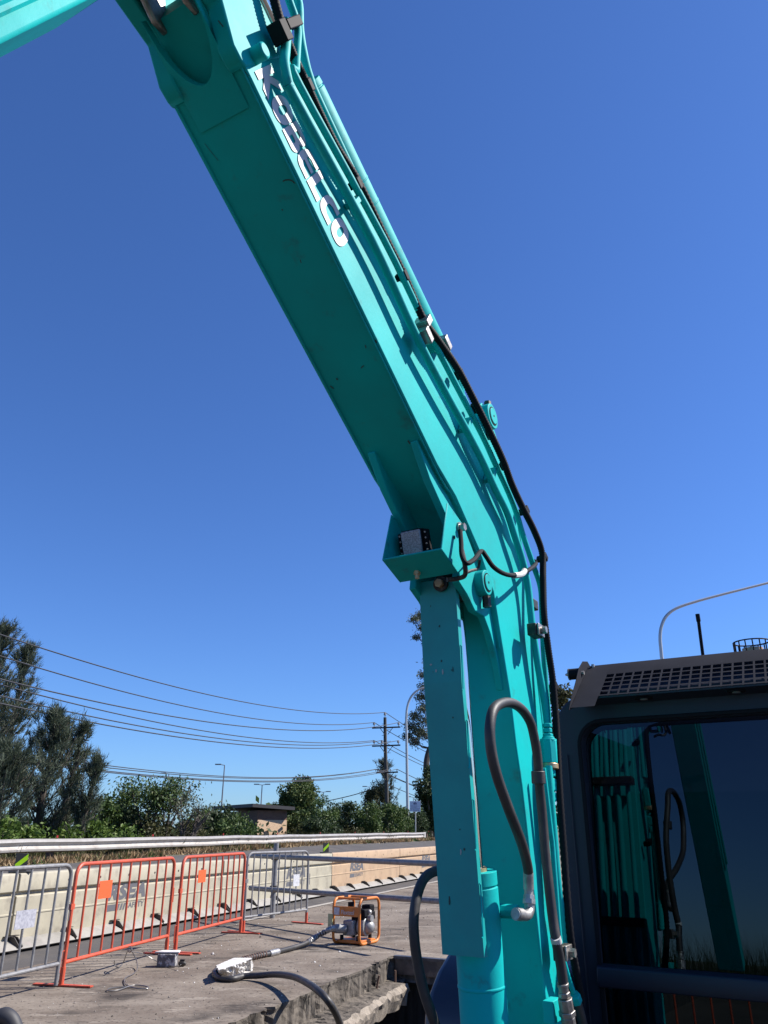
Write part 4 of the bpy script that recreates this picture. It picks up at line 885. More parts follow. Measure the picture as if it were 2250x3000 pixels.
text_mesh("Flextool", .052, -U2, Z, UL(-.019, .27, .36), "lettering", WHITEP, npl, .20, .01, .1)
mb = MB(); mb.box(UL(-.020, .34, .395), (.003, .085, .085), (U1, U2, Z)); mb.build("label_sticker", PLATEW, npl)
mb = MB(); mb.box(UL(.28, .14, .25), (.20, .20, .20), (U1, U2, Z)); mb.box(UL(.26, .12, .36), (.16, .18, .10), (U1, U2, Z)); eng = mb.build("engine_block", BLACK, un, bevel=.015)
mb = MB(); mb.cyl(UL(.25, .03, .20), UL(.25, .14, .20), .11, 24); mb.ball(UL(.27, .03, .20), .09); mb.build("fan_cover", GREYM, eng, bevel=.01)
mb = MB(); mb.box(UL(.38, .10, .40), (.12, .14, .11), (U1, U2, Z)); mb.box(UL(.40, .07, .33), (.09, .10, .10), (U1, U2, Z)); mb.build("air_filter", BLACK, eng, bevel=.015)
mb = MB(); mb.cyl(UL(.27, .02, .30), UL(.27, -.03, .30), .045, 18); mb.ball(UL(.30, .03, .37), .035); mb.cyl(UL(.20, .12, .44), UL(.20, .12, .47), .03, 14); mb.build("fuel_cap", ALU, eng)
mb = MB(); mb.box(UL(.16, .23, .44), (.07, .06, .11), (U1, U2, Z)); mb.build("lifting_bracket", BLACK, un, bevel=.004)
mb = MB(); mb.box(UL(.17, .24, .19), (.15, .16, .18), (U1, U2, Z)); mb.cyl(UL(.10, .26, .18), UL(-.02, .37, .19), .055, 16); mb.build("gearbox", GREYM, un, bevel=.02)
mb = MB(); mb.cyl(UL(-.01, .36, .19), UL(-.06, .41, .195), .042, 16); mb.build("coupling", ALU, un, bevel=.004)
for a, b_ in ((.1, .08), (.1, .33), (.4, .08), (.4, .33)):
    mb = MB(); mb.cyl(UL(a, b_, .05), UL(a, b_, .11), .025, 12); mb.build("rubber_mount", BLACK, un)
mb = MB(); mb.box(UL(-.03, .43, .28), (.01, .07, .16), (U1, U2, Z)); mb.build("hanging_tag", mat("pale_tag", (.42, .42, .22), .6), un)
# flexible shaft hose
hp = [UL(-.05, .40, .195), G(960, 2726, .17), G(930, 2742, .10), G(895, 2764, .05), G(860, 2776, .035), G(800, 2792, .03), G(760, 2800, .03), G(720, 2810, .03), G(680, 2822, .03), G(645, 2836, .03), G(628, 2850, .03), G(640, 2864, .03), G(680, 2868, .03), G(715, 2860, .035), G(760, 2858, .05), G(810, 2855, .09), G(860, 2862, .13), G(900, 2880, .16), G(935, 2905, .16), G(965, 2938, .10), G(990, 2985, -.05), G(1005, 3040, -.3), G(1015, 3090, -.6)]
SHAFT = mat("shaft_hose_rubber", (.03, .028, .028), .5, c2=(.075, .065, .06), scale=14, lo=.5, hi=.7)
hpts = smoothcurve(hp, 8)
fx = thing("vibrator_hose", "long black flexible hose from the orange unit, looping under the pale slab", "hose", G(640, 2864))
MB().tube(hpts, .028, 14).build("hose", SHAFT, fx)
def seg(i0, i1): return hpts[i0:i1]
mb = MB(); mb.tube(seg(0, 10), .033, 12); mb.build("hose_ferrule", ALU, fx)
def spiral(i0, i1, r, m, nm, pitch, wr):
    mb = MB(); pts = []; P = hpts[i0:i1]; tot = 0
    up = Vector((0, 0, 1))
    for i in range(len(P) - 1):
        d_ = (P[i + 1] - P[i]); n_ = max(2, int(d_.length / (pitch / 8))); T = d_.normalized(); sx = T.cross(up).normalized(); sy = sx.cross(T)
        for k in range(n_):
            tot += d_.length / n_; a = 2 * math.pi * tot / pitch; pts.append(P[i] + d_ * k / n_ + sx * math.cos(a) * r + sy * math.sin(a) * r)
    mb.tube(pts, wr, 6); mb.build(nm, m, fx)
spiral(6, 24, .029, ALU, "steel_coil", .045, .009)
spiral(44, 60, .03, mat("rust_coil", (.14, .075, .05), .7, .2), "rusty_coil", .05, .008)
mb = MB(); mb.tube(seg(38, 43), .038, 14); mb.build("hose_joiner", ALU, fx, bevel=.003)
mb = MB()
for i in (63, 67, 72): mb.tube(seg(i, i + 2), .0285, 14, cap=False)
mb.build("tape_band", mat("tan_tape", (.42, .26, .14), .7), fx, explode=True)

def rock(name, label, c, size, m, seed, flat=.85, rotz=0, cat="rubble", n=28, parent=None):
    rg = random.Random(seed); bm = bmesh.new()
    for k in range(n):
        a = rg.uniform(0, 6.28); rr = rg.uniform(.78, 1.0); zz = rg.choice([0, 0, 1, 1, rg.random()])
        bm.verts.new((math.cos(a) * rr * size[0] / 2 * (1.0 - .12 * (1 - zz)), math.sin(a) * rr * size[1] / 2, zz * size[2] * (1 + (rg.uniform(-.05, .05)))))
    bmesh.ops.convex_hull(bm, input=bm.verts); 
    bmesh.ops.delete(bm, geom=[v for v in bm.verts if not v.link_faces], context='VERTS')
    bmesh.ops.triangulate(bm, faces=bm.faces); bmesh.ops.subdivide_edges(bm, edges=bm.edges, cuts=3, use_grid_fill=True)
    for v in bm.verts:
        if v.co.z < size[2] * .9:
            f_ = 1 + rg.uniform(-.05, .05); v.co.x *= f_; v.co.y *= 1 + rg.uniform(-.05, .05)
        v.co.z += rg.uniform(-.004, .004)
    me = bpy.data.meshes.new(name); bm.to_mesh(me); bm.free(); me.materials.append(m)
    o = bpy.data.objects.new(name, me); COL.objects.link(o); o.location = c; o.rotation_euler = (0, 0, rotz); tag(o, label, cat); return o
def slab():
    # broken slab: flat top, ragged front, resting on the hose
    rg = random.Random(5); zt, mb = .125, MB()
    tp = [(632, 2829), (641, 2842), (664, 2835), (684, 2829), (704, 2822), (722, 2815), (737, 2809), (738, 2806), (712, 2806), (685, 2806), (657, 2818)]
    bt_ = [(637, 2842), (650, 2862), (671, 2865), (692, 2859), (712, 2852), (724, 2841), (733, 2829)]
    T_ = [G(x, y, zt) for x, y in tp]; B_ = [G(x, y, .005) for x, y in bt_] + [Vector((t.x + .01, t.y - .02, .005)) for t in T_[7:]]
    def dens(L_, a): 
        o = []
        for i in range(len(L_)):
            p, q = L_[i], L_[(i + 1) % len(L_)]
            for k in range(7): o.append(p.lerp(q, k / 7) + Vector((rg.uniform(-a, a), rg.uniform(-a, a), 0)))
        return o
    T2, B2 = dens(T_, .006), dens(B_, .012); n = len(T2); rows = [T2]
    for f_ in (.12, .3, .5, .7, .88, 1.0): rows.append([t.lerp(b, f_) + Vector((rg.uniform(-.014, .014), rg.uniform(-.014, .014), rg.uniform(-.006, .006))) for t, b in zip(T2, B2)])
    cen = sum(T2, Vector()) / n; m_ = len(rows); V = [p for r in rows for p in r]
    mb.add(V, [list(range(n))]); mb.add(V, [(i * n + k, i * n + (k + 1) % n, (i + 1) * n + (k + 1) % n, (i + 1) * n + k) for i in range(m_ - 1) for k in range(n)] + [list(range((m_ - 1) * n, m_ * n))[::-1]])
    cen.z = 0; tag(mb.build("concrete_slab", CHALK, smooth=False, org=cen), "pale broken concrete slab lying on the black hose on the deck", "rubble")
slab()
p = G(488, 2832)
o = MB().prism([p + Vector((-.10, -.06, 0)), p + Vector((.11, -.07, 0)), p + Vector((.10, .08, 0)), p + Vector((-.09, .08, 0))], Vector((0, 0, .13))).build("concrete_block", mat("rough_grey_block", (.13, .12, .12), .9, c2=(.45, .43, .42), scale=16, lo=.5, hi=.6, bump=1, bscale=40), org=p, bevel=.012)
tag(o, "small grey concrete block under the joined feet of the two orange barriers", "block")
o = MB().hexa([p + Vector((-.13, -.05, .135)), p + Vector((.14, -.06, .135)), p + Vector((.12, .08, .135)), p + Vector((-.08, .08, .135)), p + Vector((-.13, -.05, .150)), p + Vector((.14, -.06, .150)), p + Vector((.12, .08, .150)), p + Vector((-.08, .08, .150))]).build("concrete_tile", CHALK, org=p, bevel=.003)
tag(o, "thin pale concrete flake lying on the small grey block", "rubble")
# tie wire hanging from the orange barrier
wr = mat("twisted_wire", (.22, .21, .20), .4, .7)
wp = [G(376, 2783, .23), G(388, 2790, .15), G(400, 2815, .06), G(402, 2838, .02), G(392, 2852, .012), G(372, 2862, .012), G(364, 2872, .012), G(368, 2884, .012), G(378, 2890, .012), G(345, 2893, .012), G(318, 2897, .012), G(317, 2903, .012), G(345, 2901, .012), G(378, 2890, .012), G(400, 2886, .012), G(430, 2890, .012), G(432, 2896, .012), G(405, 2896, .012), G(380, 2891, .012)]
mb = MB(); mb.tube(smoothcurve(wp, 6), .0055, 6); mb.tube(smoothcurve([G(380, 2782, .22), G(372, 2790, .18), G(362, 2818, .05), G(348, 2834, .012), G(336, 2828, .03), G(335, 2814, .08)], 6), .005, 6); mb.tube(smoothcurve([G(376, 2776, .215), G(382, 2773, .24), G(386, 2782, .22), G(380, 2790, .19), G(374, 2782, .20)], 5), .006, 6)
mb.tube(smoothcurve([G(384, 2788, .2), G(420, 2795, .12), G(452, 2812, .05), G(478, 2825, .02), G(520, 2832, .03), G(530, 2826, .06)], 6), .0045, 6)
tag(mb.build("tie_wire", wr, org=G(378, 2890)), "looped strand of grey tie wire hanging from the nearest orange barrier", "wire")
o = MB(); p = G(533, 2832); o.ball(p + Vector((0, 0, .03)), (.045, .03, .03), 10, 6); o.box(p + Vector((0, 0, .05)), (.05, .03, .04)); tag(o.build("wire_knot", GRIME, org=p), "dark crumpled lump at the end of the wire beside the grey block", "debris")
o = MB(); p = G(8, 3010); o.tube(smoothcurve([p + Vector((-.10, .02, -.02)), p + Vector((-.02, .0, .07)), p + Vector((.05, 0, .05)), p + Vector((.10, 0, -.02))], 5), .06, 12); tag(o.build("rubber_foot", mat("dark_rubber", (.03, .03, .035), .6), org=p), "dark rounded rubber piece cut off by the bottom left corner", "rubber foot")
# pebbles and chips on the deck
def debris():
    mb = MB(); rg = random.Random(3)
    for k in range(900):
        if rg.random() < .75: q, r = rg.uniform(-6.9, -3.55), rg.uniform(5.5, 16)
        else: q, r = rg.uniform(-7.8, -3.6), rg.uniform(5.5, 30)
        if q > -3.55 and r < 10: continue
        s_ = rg.choice([.005, .006, .008, .010]) * rg.uniform(.7, 1.3) * (2.2 if rg.random() < .04 else 1); mb.mi = rg.choice([0, 1, 1, 1, 2])
        c = W(q, r, s_ * .3); vs = []
        for d_ in ((1, 0, 0), (0, 1, 0), (-1, 0, 0), (0, -1, 0), (0, 0, 1), (0, 0, -1)):
            vs.append(c + Vector(d_) * s_ * rg.uniform(.6, 1.3))
        mb.add(vs, [(0, 1, 4), (1, 2, 4), (2, 3, 4), (3, 0, 4), (1, 0, 5), (2, 1, 5), (3, 2, 5), (0, 3, 5)])
    o = mb.build("gravel", [CHALK, mat("grey_chip", (.2, .17, .15), .9), mat("dark_chip", (.04, .035, .03), .9)], smooth=False)
    tag(o, "small stones and concrete chips scattered over the deck", "gravel", kind="stuff")
debris()

# ------------------------------------------------------------------ poles, wires, lamps
def utility_pole():
    B = Y(1132, 2447, 60); t = thing("utility_pole", "weathered timber power pole with three crossarms behind the guardrail", "power pole", B)
    top = Y(1128, 2102, 60)
    pts = [Vector((B.x, 60, .3)), B.lerp(top, .35) + Vector((.06, 0, 0)), B.lerp(top, .7), top]
    MB().tube(smoothcurve(pts, 4), .2, 12, radii=[.165 - .045 * i / 12 for i in range(13)]).build("pole", WOOD, t)
    ins = {}
    for nm, (pl, pr, py0, py1, li) in {'a': (1090, 1173, 2133, 2130, [1096, 1168]), 'b': (1090, 1173, 2186, 2183, [1096, 1119, 1167]), 'c': (1102, 1166, 2264, 2262, [1101, 1106, 1144, 1163])}.items():
        a, b_ = Y(pl, py0, 59.8), Y(pr, py1, 59.8); mb = MB(); mb.tube([a, b_], .07, 4)
        arm_ = mb.build("crossarm", mat("dark_timber", (.04, .035, .035), .8) if nm == 'a' else bpy.data.materials["dark_timber"], t)
        mb = MB(); c = (a + b_) / 2
        for s_ in (-1, 1): mb.tube([c + Vector((.5 * s_, 0, 0)), c + Vector((.12 * s_, 0, -.5))], .025, 5)
        mb.build("brace", GUSS, arm_, explode=True); ins[nm] = []
        for x_ in li:
            p = Y(x_, (py0 + py1) / 2 - 3, 59.8); mb = MB(); mb.tube([p, p + Vector((0, 0, .12)), p + Vector((0, 0, .14)), p + Vector((0, 0, .3 if nm != 'c' else .16))], .1, 8, radii=[.03, .03, .10 if nm != 'c' else .04, .08 if nm != 'c' else .04]); mb.build("insulator", GREYM, arm_); ins[nm].append(p + Vector((0, 0, .3 if nm != 'c' else .16)))
    mb = MB(); p = top; mb.tube([p, p + Vector((0, 0, .15)), p + Vector((0, 0, .17)), p + Vector((0, 0, .38))], .1, 8, radii=[.03, .03, .10, .08]); mb.build("insulator", GREYM, t); ins['t'] = [p + Vector((0, 0, .38))]
    mb = MB()
    for k in range(12): z = 4.2 + k * .42; s_ = -1 if k % 2 else 1; mb.tube([Vector((B.x, 60, z)), Vector((B.x + .34 * s_, 60, z))], .015, 5)
    mb.build("climbing_peg", GUSS, t, explode=True)
    return ins
INS = utility_pole()
WIRE = mat("power_cable", (.025, .027, .035), .6)
def wire(p, obs, label, rad=.028):
    # p: insulator; obs: two photo points farther left along the span (the span runs parallel to the road)
    def solve(px, py):
        k = (px - 1125) / FPX; r = ray(px, py); sl = r[0] / r[1]     # x = sl*y on this column of sight
        tt = (p.x - sl * p.y) / (RV[0] - sl * RV[1]); q = Vector((p.x - RV[0] * tt, p.y - RV[1] * tt, 0)); return tt, CAM[2] + r[2] * (q.y / r[1])
    (t1, z1), (t2, z2) = [solve(*o_) for o_ in obs]
    A = np.array([[t1, t1 * t1], [t2, t2 * t2]]); c = np.linalg.solve(A, np.array([z1 - p.z, z2 - p.z]))
    pts = []; T = t2 + 6
    for i in range(33):
        tt = T * i / 32; pts.append(Vector((p.x - RV[0] * tt, p.y - RV[1] * tt, p.z + c[0] * tt + c[1] * tt * tt)))
    o = MB().tube(pts, rad, 5).build("power_line", WIRE, org=p); return tag(o, label, "power line", "power lines from the pole to the left")
wl = [(INS['t'][0], [(600, 2033), (0, 1859)], "topmost power line, from the pole tip to the left"),
      (INS['a'][0], [(600, 2081), (0, 1922)], "second power line from the top, left end of the upper crossarm"),
      (INS['a'][1], [(600, 2114), (0, 1990)], "third power line down, right end of the upper crossarm"),
      (INS['b'][0], [(600, 2142), (0, 2006)], "fourth power line down, left end of the middle crossarm"),
      (INS['b'][1], [(600, 2158), (0, 2039)], "fifth power line down, beside the pole on the middle crossarm"),
      (INS['b'][2], [(600, 2170), (0, 2061)], "sixth power line down, right end of the middle crossarm"),
      (INS['c'][0], [(600, 2271), (0, 2197)], "highest of the four low lines from the bottom crossarm to the left"),
      (INS['c'][1], [(600, 2275), (0, 2206)], "second of the four low lines from the bottom crossarm to the left"),
      (INS['c'][2], [(600, 2283), (0, 2219)], "third of the four low lines from the bottom crossarm to the left"),
      (INS['c'][3], [(600, 2286), (0, 2224)], "lowest of the four low lines from the bottom crossarm to the left")]
for p, ob_, lab in wl: wire(p, ob_, lab, .019 if 'low' in lab else .024)
for k, (p, lab) in enumerate([(INS['t'][0], "steepest line from the pole tip down to the right, behind the boom"), (INS['a'][0], "line from the upper crossarm's left end running right behind the boom"), (INS['b'][0], "line from the middle crossarm's left end running right behind the boom"), (INS['b'][1], "line from beside the pole on the middle crossarm running right"), (INS['c'][0], "low line from the bottom crossarm's left end running right"), (INS['c'][1], "low line from the second insulator of the bottom crossarm running right"), (INS['c'][3], "low line from the bottom crossarm's right end running right"), (INS['c'][2] + Vector((-.35, 0, -1.0)), "lowest single line from the pole itself running right")]):
    pts = []
    for i in range(17):
        tt = 48 * i / 16; u = i / 16; pts.append(p + Vector(RV) * tt + Vector((0, 0, -1.1 * u - 1.3 * 4 * u * (1 - u) * .7)))
    tag(MB().tube(pts, .026, 5).build("power_line", WIRE, org=p), lab, "power line", "power lines from the pole to the right")
o = MB().tube(smoothcurve([Y(1083, 2313, 60), Y(1050, 2325, 60), Y(990, 2340, 60), Y(900, 2358, 60)], 5), .03, 5).build("power_line", WIRE, org=Y(1083, 2313, 60)); tag(o, "short service line sloping down left behind the bushes near the pole", "power line")
LAMPM = mat("lamp_pole_steel", (.5, .49, .47), .4, .5); DLAMP = mat("distant_lamp_grey", (.16, .17, .2), .5, .3)
def gooseneck(name, label, pts, r0, r1, head=True):
    B = Vector((pts[0].x, pts[0].y, .6)); t = thing(name, label, "street lamp", B); P = smoothcurve(pts, 8); n = len(P)
    MB().tube([B] + P, r0, 12, radii=[r0] + [r0 + (r1 - r0) * i / (n - 1) for i in range(n)]).build("pole", LAMPM, t)
    d_ = (P[-1] - P[-2]).normalized(); x = d_; yv = Vector((-d_.y, d_.x, 0)).normalized()
    mb = MB(); mb.box(P[-1] + d_ * .25, (.6, .24, .12), (x, yv, x.cross(yv))); mb.build("lamp_head", LAMPM, t, bevel=.03)
    return t
gooseneck("street_lamp", "tall curved street lamp between the power pole and the boom", [Y(1195, 2440, 56), Y(1193, 2300, 56), Y(1191, 2160, 56), Y(1190, 2110, 56), Y(1193, 2072, 56), Y(1204, 2042, 56), Y(1224, 2022, 56), Y(1250, 2013, 56), Y(1290, 2008, 56)], .105, .055)
gooseneck("street_lamp", "curved street lamp arm rising behind the excavator cab roof", [Y(1944, 2350, 30), Y(1942, 1980, 30), Y(1938, 1920, 30), Y(1934, 1870, 30), Y(1938, 1835, 30), Y(1952, 1805, 30), Y(1980, 1783, 30), Y(2030, 1765, 30), Y(2110, 1743, 30), Y(2260, 1705, 30), Y(2400, 1668, 30)], .075, .042)
def farlamp(px, top, depth, kind, label):
    T_ = Y(px, top, depth); B = Vector((T_.x, T_.y, .6)); t = thing("street_lamp", label, "street lamp", B, "distant street lamps beyond the trees")
    MB().tube([B, T_], .12, 8, radii=[.11, .06]).build("pole", DLAMP, t)
    for s_ in ((-1, 1) if kind == 2 else ((-1,) if kind == 1 else (1,))):
        mb = MB(); mb.tube([T_, T_ + Vector((.5 * s_, 0, .08))], .04, 6); mb.box(T_ + Vector((.75 * s_, 0, .10)), (.7, .3, .12)); mb.build("lamp_head", DLAMP, t)
farlamp(658, 2242, 95, 1, "tall single arm lamp beyond the brick hut, left of the double one")
farlamp(768, 2300, 110, 2, "double arm lamp rising above the brick hut roof")
farlamp(947, 2321, 120, 2, "double arm lamp right of the round tree, above the bushes")
farlamp(911, 2280, 110, 1, "single lamp partly hidden by the round tree's right side")
farlamp(495, 2267, 110, 1, "single lamp above the sparse gum trees left of the hut")
farlamp(258, 2177, 100, 1, "single lamp sticking out beside the feathery trees at left")
farlamp(1082, 2306, 130, 1, "small single lamp left of the power pole above the bushes")
farlamp(1211, 2336, 130, 1, "small single lamp just above the white road sign")
# cycle route sign
sp_ = Y(1217, 2443, 52); sg = thing("route_sign", "white cycle route sign on a thin post right of the street lamp", "sign", sp_)
MB().tube([Vector((sp_.x, sp_.y, .5)), Y(1217, 2350, 52)], .04, 8).build("post", LAMPM, sg)
a, b_, c = Y(1200.5, 2378, 51.9), Y(1232, 2378, 51.9), Y(1200.5, 2347, 51.9); Xs, Zs = (b_ - a), (c - a)
mb = MB(); mb.hexa([a, b_, b_ + Vector((0, .03, 0)), a + Vector((0, .03, 0)), a + Zs, b_ + Zs, b_ + Zs + Vector((0, .03, 0)), a + Zs + Vector((0, .03, 0))]); SGN = mat("sign_white", (.62, .66, .74), .4); pn_ = mb.build("sign_panel", SGN, sg, bevel=.004)
SBL = mat("sign_blue", (.03, .05, .16), .5); ey_ = Vector((0, 0, 1)); ex_ = Vector((1, 0, 0)); wS = Xs.length; hS = Zs.length
def stxt(b, sz, wd, fx_, fz): text_mesh(b, sz, ex_, ey_, a + ex_ * wS * fx_ + ey_ * hS * fz + Vector((0, -.004, 0)), "lettering", SBL, pn_, wd)
stxt("Kooragang", hS * .11, wS * .62, .10, .49); stxt("Carrington", hS * .11, wS * .52, .16, .355); stxt("Maitland", hS * .11, wS * .55, .32, .10)
mb = MB()
for cx in (.42, .58): c_ = a + ex_ * wS * cx + ey_ * hS * .76 + Vector((0, -.006, 0)); mb.tube([c_ + Vector((.07 * wS * math.cos(k * .52), 0, .07 * wS * math.sin(k * .52))) for k in range(12)], .012, 4, closed=True)
c_ = a + ex_ * wS * .5 + ey_ * hS * .76 + Vector((0, -.006, 0)); mb.tube([c_ + Vector((-.08 * wS, 0, 0)), c_ + Vector((-.02 * wS, 0, .12 * wS)), c_ + Vector((.05 * wS, 0, .12 * wS)), c_ + Vector((.08 * wS, 0, 0))], .012, 4)
mb.build("bicycle_symbol", SBL, pn_)
mb = MB(); k = a + ex_ * wS * .85 + ey_ * hS * .46 + Vector((0, -.006, 0)); mb.add([k + Vector((-.04 * wS, 0, .03)), k + Vector((.04 * wS, 0, .03)), k + Vector((0, 0, .08 * wS))], [(0, 1, 2)]); k = a + ex_ * wS * .15 + ey_ * hS * .15 + Vector((0, -.006, 0)); mb.add([k + Vector((-.04 * wS, 0, .05 * wS)), k + Vector((.03 * wS, 0, .03 * wS)), k + Vector((-.02 * wS, 0, -.03 * wS))], [(0, 1, 2)]); mb.box(a + ex_ * wS * .5 + ey_ * hS * .285 + Vector((0, -.004, 0)), (wS * .98, .004, .012)); mb.build("arrow", SBL, pn_, smooth=False)

# ------------------------------------------------------------------ brick hut
BRK = bpy.data.materials.new("brown_brick"); BRK.use_nodes = True
t_ = BRK.node_tree; b_ = t_.nodes['Principled BSDF']; br = t_.nodes.new('ShaderNodeTexBrick'); br.inputs['Scale'].default_value = 4.2; br.inputs['Color1'].default_value = (.11, .06, .042, 1); br.inputs['Color2'].default_value = (.16, .085, .055, 1); br.inputs['Mortar'].default_value = (.15, .12, .10, 1); br.inputs['Mortar Size'].default_value = .012
tcx = t_.nodes.new('ShaderNodeTexCoord'); mpx = t_.nodes.new('ShaderNodeMapping'); mpx.inputs['Rotation'].default_value = (math.pi / 2, 0, 0); t_.links.new(tcx.outputs['Object'], mpx.inputs[0]); t_.links.new(mpx.outputs[0], br.inputs['Vector']); t_.links.new(br.outputs[0], b_.inputs['Base Color']); b_.inputs['Roughness'].default_value = .9
BOARD = mat("pale_boarding", (.60, .42, .27), .85, c2=(.36, .22, .14), scale=9, lo=.52, hi=.66, stretch=(1, 1, 3))
yh = 41.0; hut = thing("brick_hut", "low brown brick hut with a dark flat roof and pale boarded wall", "building", Y(760, 2450, yh))
cA, cB, cC = Y(752, 2440, yh), Y(838, 2440, yh + 1.15), Y(640, 2440, yh + 5.0)
zr = Y(752, 2374, yh).z; zl = .4
def wallq(a, b_, z0, z1, nm, m, off=0, th=.12):
    d_ = (b_ - a); d_.z = 0; d_.normalize(); nn = Vector((d_.y, -d_.x, 0)); a = Vector((a.x, a.y, 0)) + nn * off; b_ = Vector((b_.x, b_.y, 0)) + nn * off
    return MB().hexa([a + Z * z0, b_ + Z * z0, b_ - nn * th + Z * z0, a - nn * th + Z * z0, a + Z * z1, b_ + Z * z1, b_ - nn * th + Z * z1, a - nn * th + Z * z1]).build(nm, m, hut)
wallq(cA, cB, zl, zr, "front_wall", BRK); wallq(cC, cA, zl, zr, "side_wall", BRK)
wallq(cA, cB, zl + .2, Y(752, 2402, yh).z, "boarded_panel", BOARD, .03, .03)
cD = cC + (cB - cA); wallq(cB, cD, zl, zr, "rear_wall", BRK)
dx = (cB - cA).normalized() * .55
ro = [cA + Vector((-.2, -.5, 0)), cB + dx + Vector((0, -.5, 0)), cD + dx, cC - dx]
MB().prism([Vector((p.x, p.y, zr + (.03 if i in (1, 2) else .14))) for i, p in enumerate(ro)], Vector((0, 0, .16))).build("roof", mat("dark_fascia", (.03, .028, .03), .6), hut)

# ------------------------------------------------------------------ vegetation
def mesh_np(name, V, F4, m, parent=None, org=(0, 0, 0)):
    me = bpy.data.meshes.new(name); nv = len(V); nf = len(F4); k = F4.shape[1]
    me.vertices.add(nv); me.vertices.foreach_set('co', (V - np.array(org)).astype(np.float32).ravel())
    me.loops.add(nf * k); me.loops.foreach_set('vertex_index', F4.astype(np.int32).ravel())
    me.polygons.add(nf); me.polygons.foreach_set('loop_start', np.arange(0, nf * k, k, dtype=np.int32)); me.polygons.foreach_set('loop_total', np.full(nf, k, dtype=np.int32))
    me.materials.append(m); me.update(calc_edges=True); me.validate()
    o = bpy.data.objects.new(name, me); COL.objects.link(o)
    if parent: o.parent = parent
    else: o.location = org
    return o
def leaves(P, size, aspect=.45, droop=0.0, bias=None):
    n = len(P); d_ = rng.normal(size=(n, 3)); d_[:, 2] -= droop
    if bias is not None: d_ += bias
    d_ /= np.linalg.norm(d_, axis=1)[:, None]; e = np.cross(d_, rng.normal(size=(n, 3))); e /= np.linalg.norm(e, axis=1)[:, None] + 1e-9
    L_ = size * rng.uniform(.6, 1.3, n)[:, None]; a = P; b_ = P + d_ * L_ * .5 + e * L_ * aspect * .5; c = P + d_ * L_; f = P + d_ * L_ * .5 - e * L_ * aspect * .5
    V = np.stack([a, b_, c, f], 1).reshape(-1, 3); return V, np.arange(4 * n).reshape(-1, 4)
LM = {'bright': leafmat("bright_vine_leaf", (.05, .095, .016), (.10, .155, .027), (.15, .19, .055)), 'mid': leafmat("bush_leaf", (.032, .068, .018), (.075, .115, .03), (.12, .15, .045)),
      'dark': leafmat("dark_leaf", (.018, .036, .014), (.045, .07, .024)), 'gum': leafmat("gum_leaf", (.06, .08, .05), (.115, .13, .075), (.17, .17, .11)), 'olive': leafmat("olive_leaf", (.05, .055, .022), (.09, .09, .035)),
      'cas': leafmat("sheoak_needle", (.042, .062, .042), (.088, .108, .068), (.13, .135, .095), trans=.2), 'dry': leafmat("dry_grass_blade", (.20, .13, .07), (.33, .23, .12), (.42, .32, .19), trans=.15), 'green': leafmat("round_tree_leaf", (.035, .068, .018), (.085, .115, .03), (.13, .14, .045))}
BARK = mat("tree_bark", (.055, .043, .035), .9, c2=(.09, .075, .06), scale=6, bump=.5, bscale=20); PBARK = mat("pale_bark", (.11, .09, .078), .85, c2=(.06, .05, .043), scale=4)
def clumpy(c, R, n, clumps, cr, lo=.35):
    # leaf positions in clumps spread through an ellipsoid
    C_ = rng.normal(size=(clumps, 3)); C_ /= np.linalg.norm(C_, axis=1)[:, None]; C_ *= (rng.uniform(lo, 1.0, clumps) ** .6)[:, None]; C_ = C_ * np.array(R) * .88 + np.array(c)
    C_[:, 2] = np.maximum(C_[:, 2], c[2] - R[2] * .95)
    idx = rng.integers(0, clumps, n); q = rng.normal(size=(n, 3)); q /= np.linalg.norm(q, axis=1)[:, None]; rad = cr * rng.uniform(.65, 1.35, clumps)
    return C_[idx] + q * (rng.uniform(.2, 1, n) ** .5)[:, None] * rad[idx][:, None] * np.array([1, 1, .8]), C_
def tree(name, label, base, crown_c, R, n, clumps, cr, leaf, m, trunk_r=.12, group=None, branches=14, bark=None, cat="tree", lo=.35, droop=.2, tip=None):
    base = Vector(base); t = thing(name, label, cat, base, group)
    P, C_ = clumpy(crown_c, R, n, clumps, cr, lo); V, F = leaves(P, leaf, droop=droop); o = mesh_np("crown", V, F, m, t, base)
    mb = MB(); cc_ = Vector(crown_c); fork = base.lerp(cc_, .55); mb.tube(smoothcurve([base - Vector((0, 0, .2)), base.lerp(fork, .5) + Vector((rng.normal(0, .06), 0, 0)), fork, cc_ + Vector((0, 0, R[2] * .4))], 4), trunk_r, 8, radii=[trunk_r * (1 - .75 * i / 12) for i in range(13)])
    for k in range(min(branches, len(C_))):
        e = Vector(C_[k]); s_ = base.lerp(cc_, rng.uniform(.35, .9)); md = s_.lerp(e, .55) + Vector((rng.normal(0, .1), rng.normal(0, .1), rng.normal(0, .08))); mb.tube([s_, md, e], .03, 5, radii=[trunk_r * .4, trunk_r * .22, trunk_r * .08])
    mb.build("trunk", bark or BARK, t); return t
def bush_px(px0, px1, ptop, depth, label, mk='mid', leaf=.16, dens=1.0, zb=.6, name="bush", group="bushes and trees along the far verge", thick=1.4, cat="bush", clump=None, lo=.3):
    a = Y(px0, ptop, depth); b_ = Y(px1, ptop, depth); top = a.z; wd = (b_.x - a.x); h = top - zb; c = ((a.x + b_.x) / 2, depth, zb + h * .52)
    R = (wd / 2, thick, h * .50); n = int(dens * 900 * max(wd * h, 1.2)); n = min(n, 16000); cl = clump or max(14, int(wd * h * 6))
    return tree(name, label, (c[0], depth, zb), c, R, n, cl, min(.42, .25 * h + .1), leaf, LM[mk], .07, group, 12, cat=cat, lo=lo)
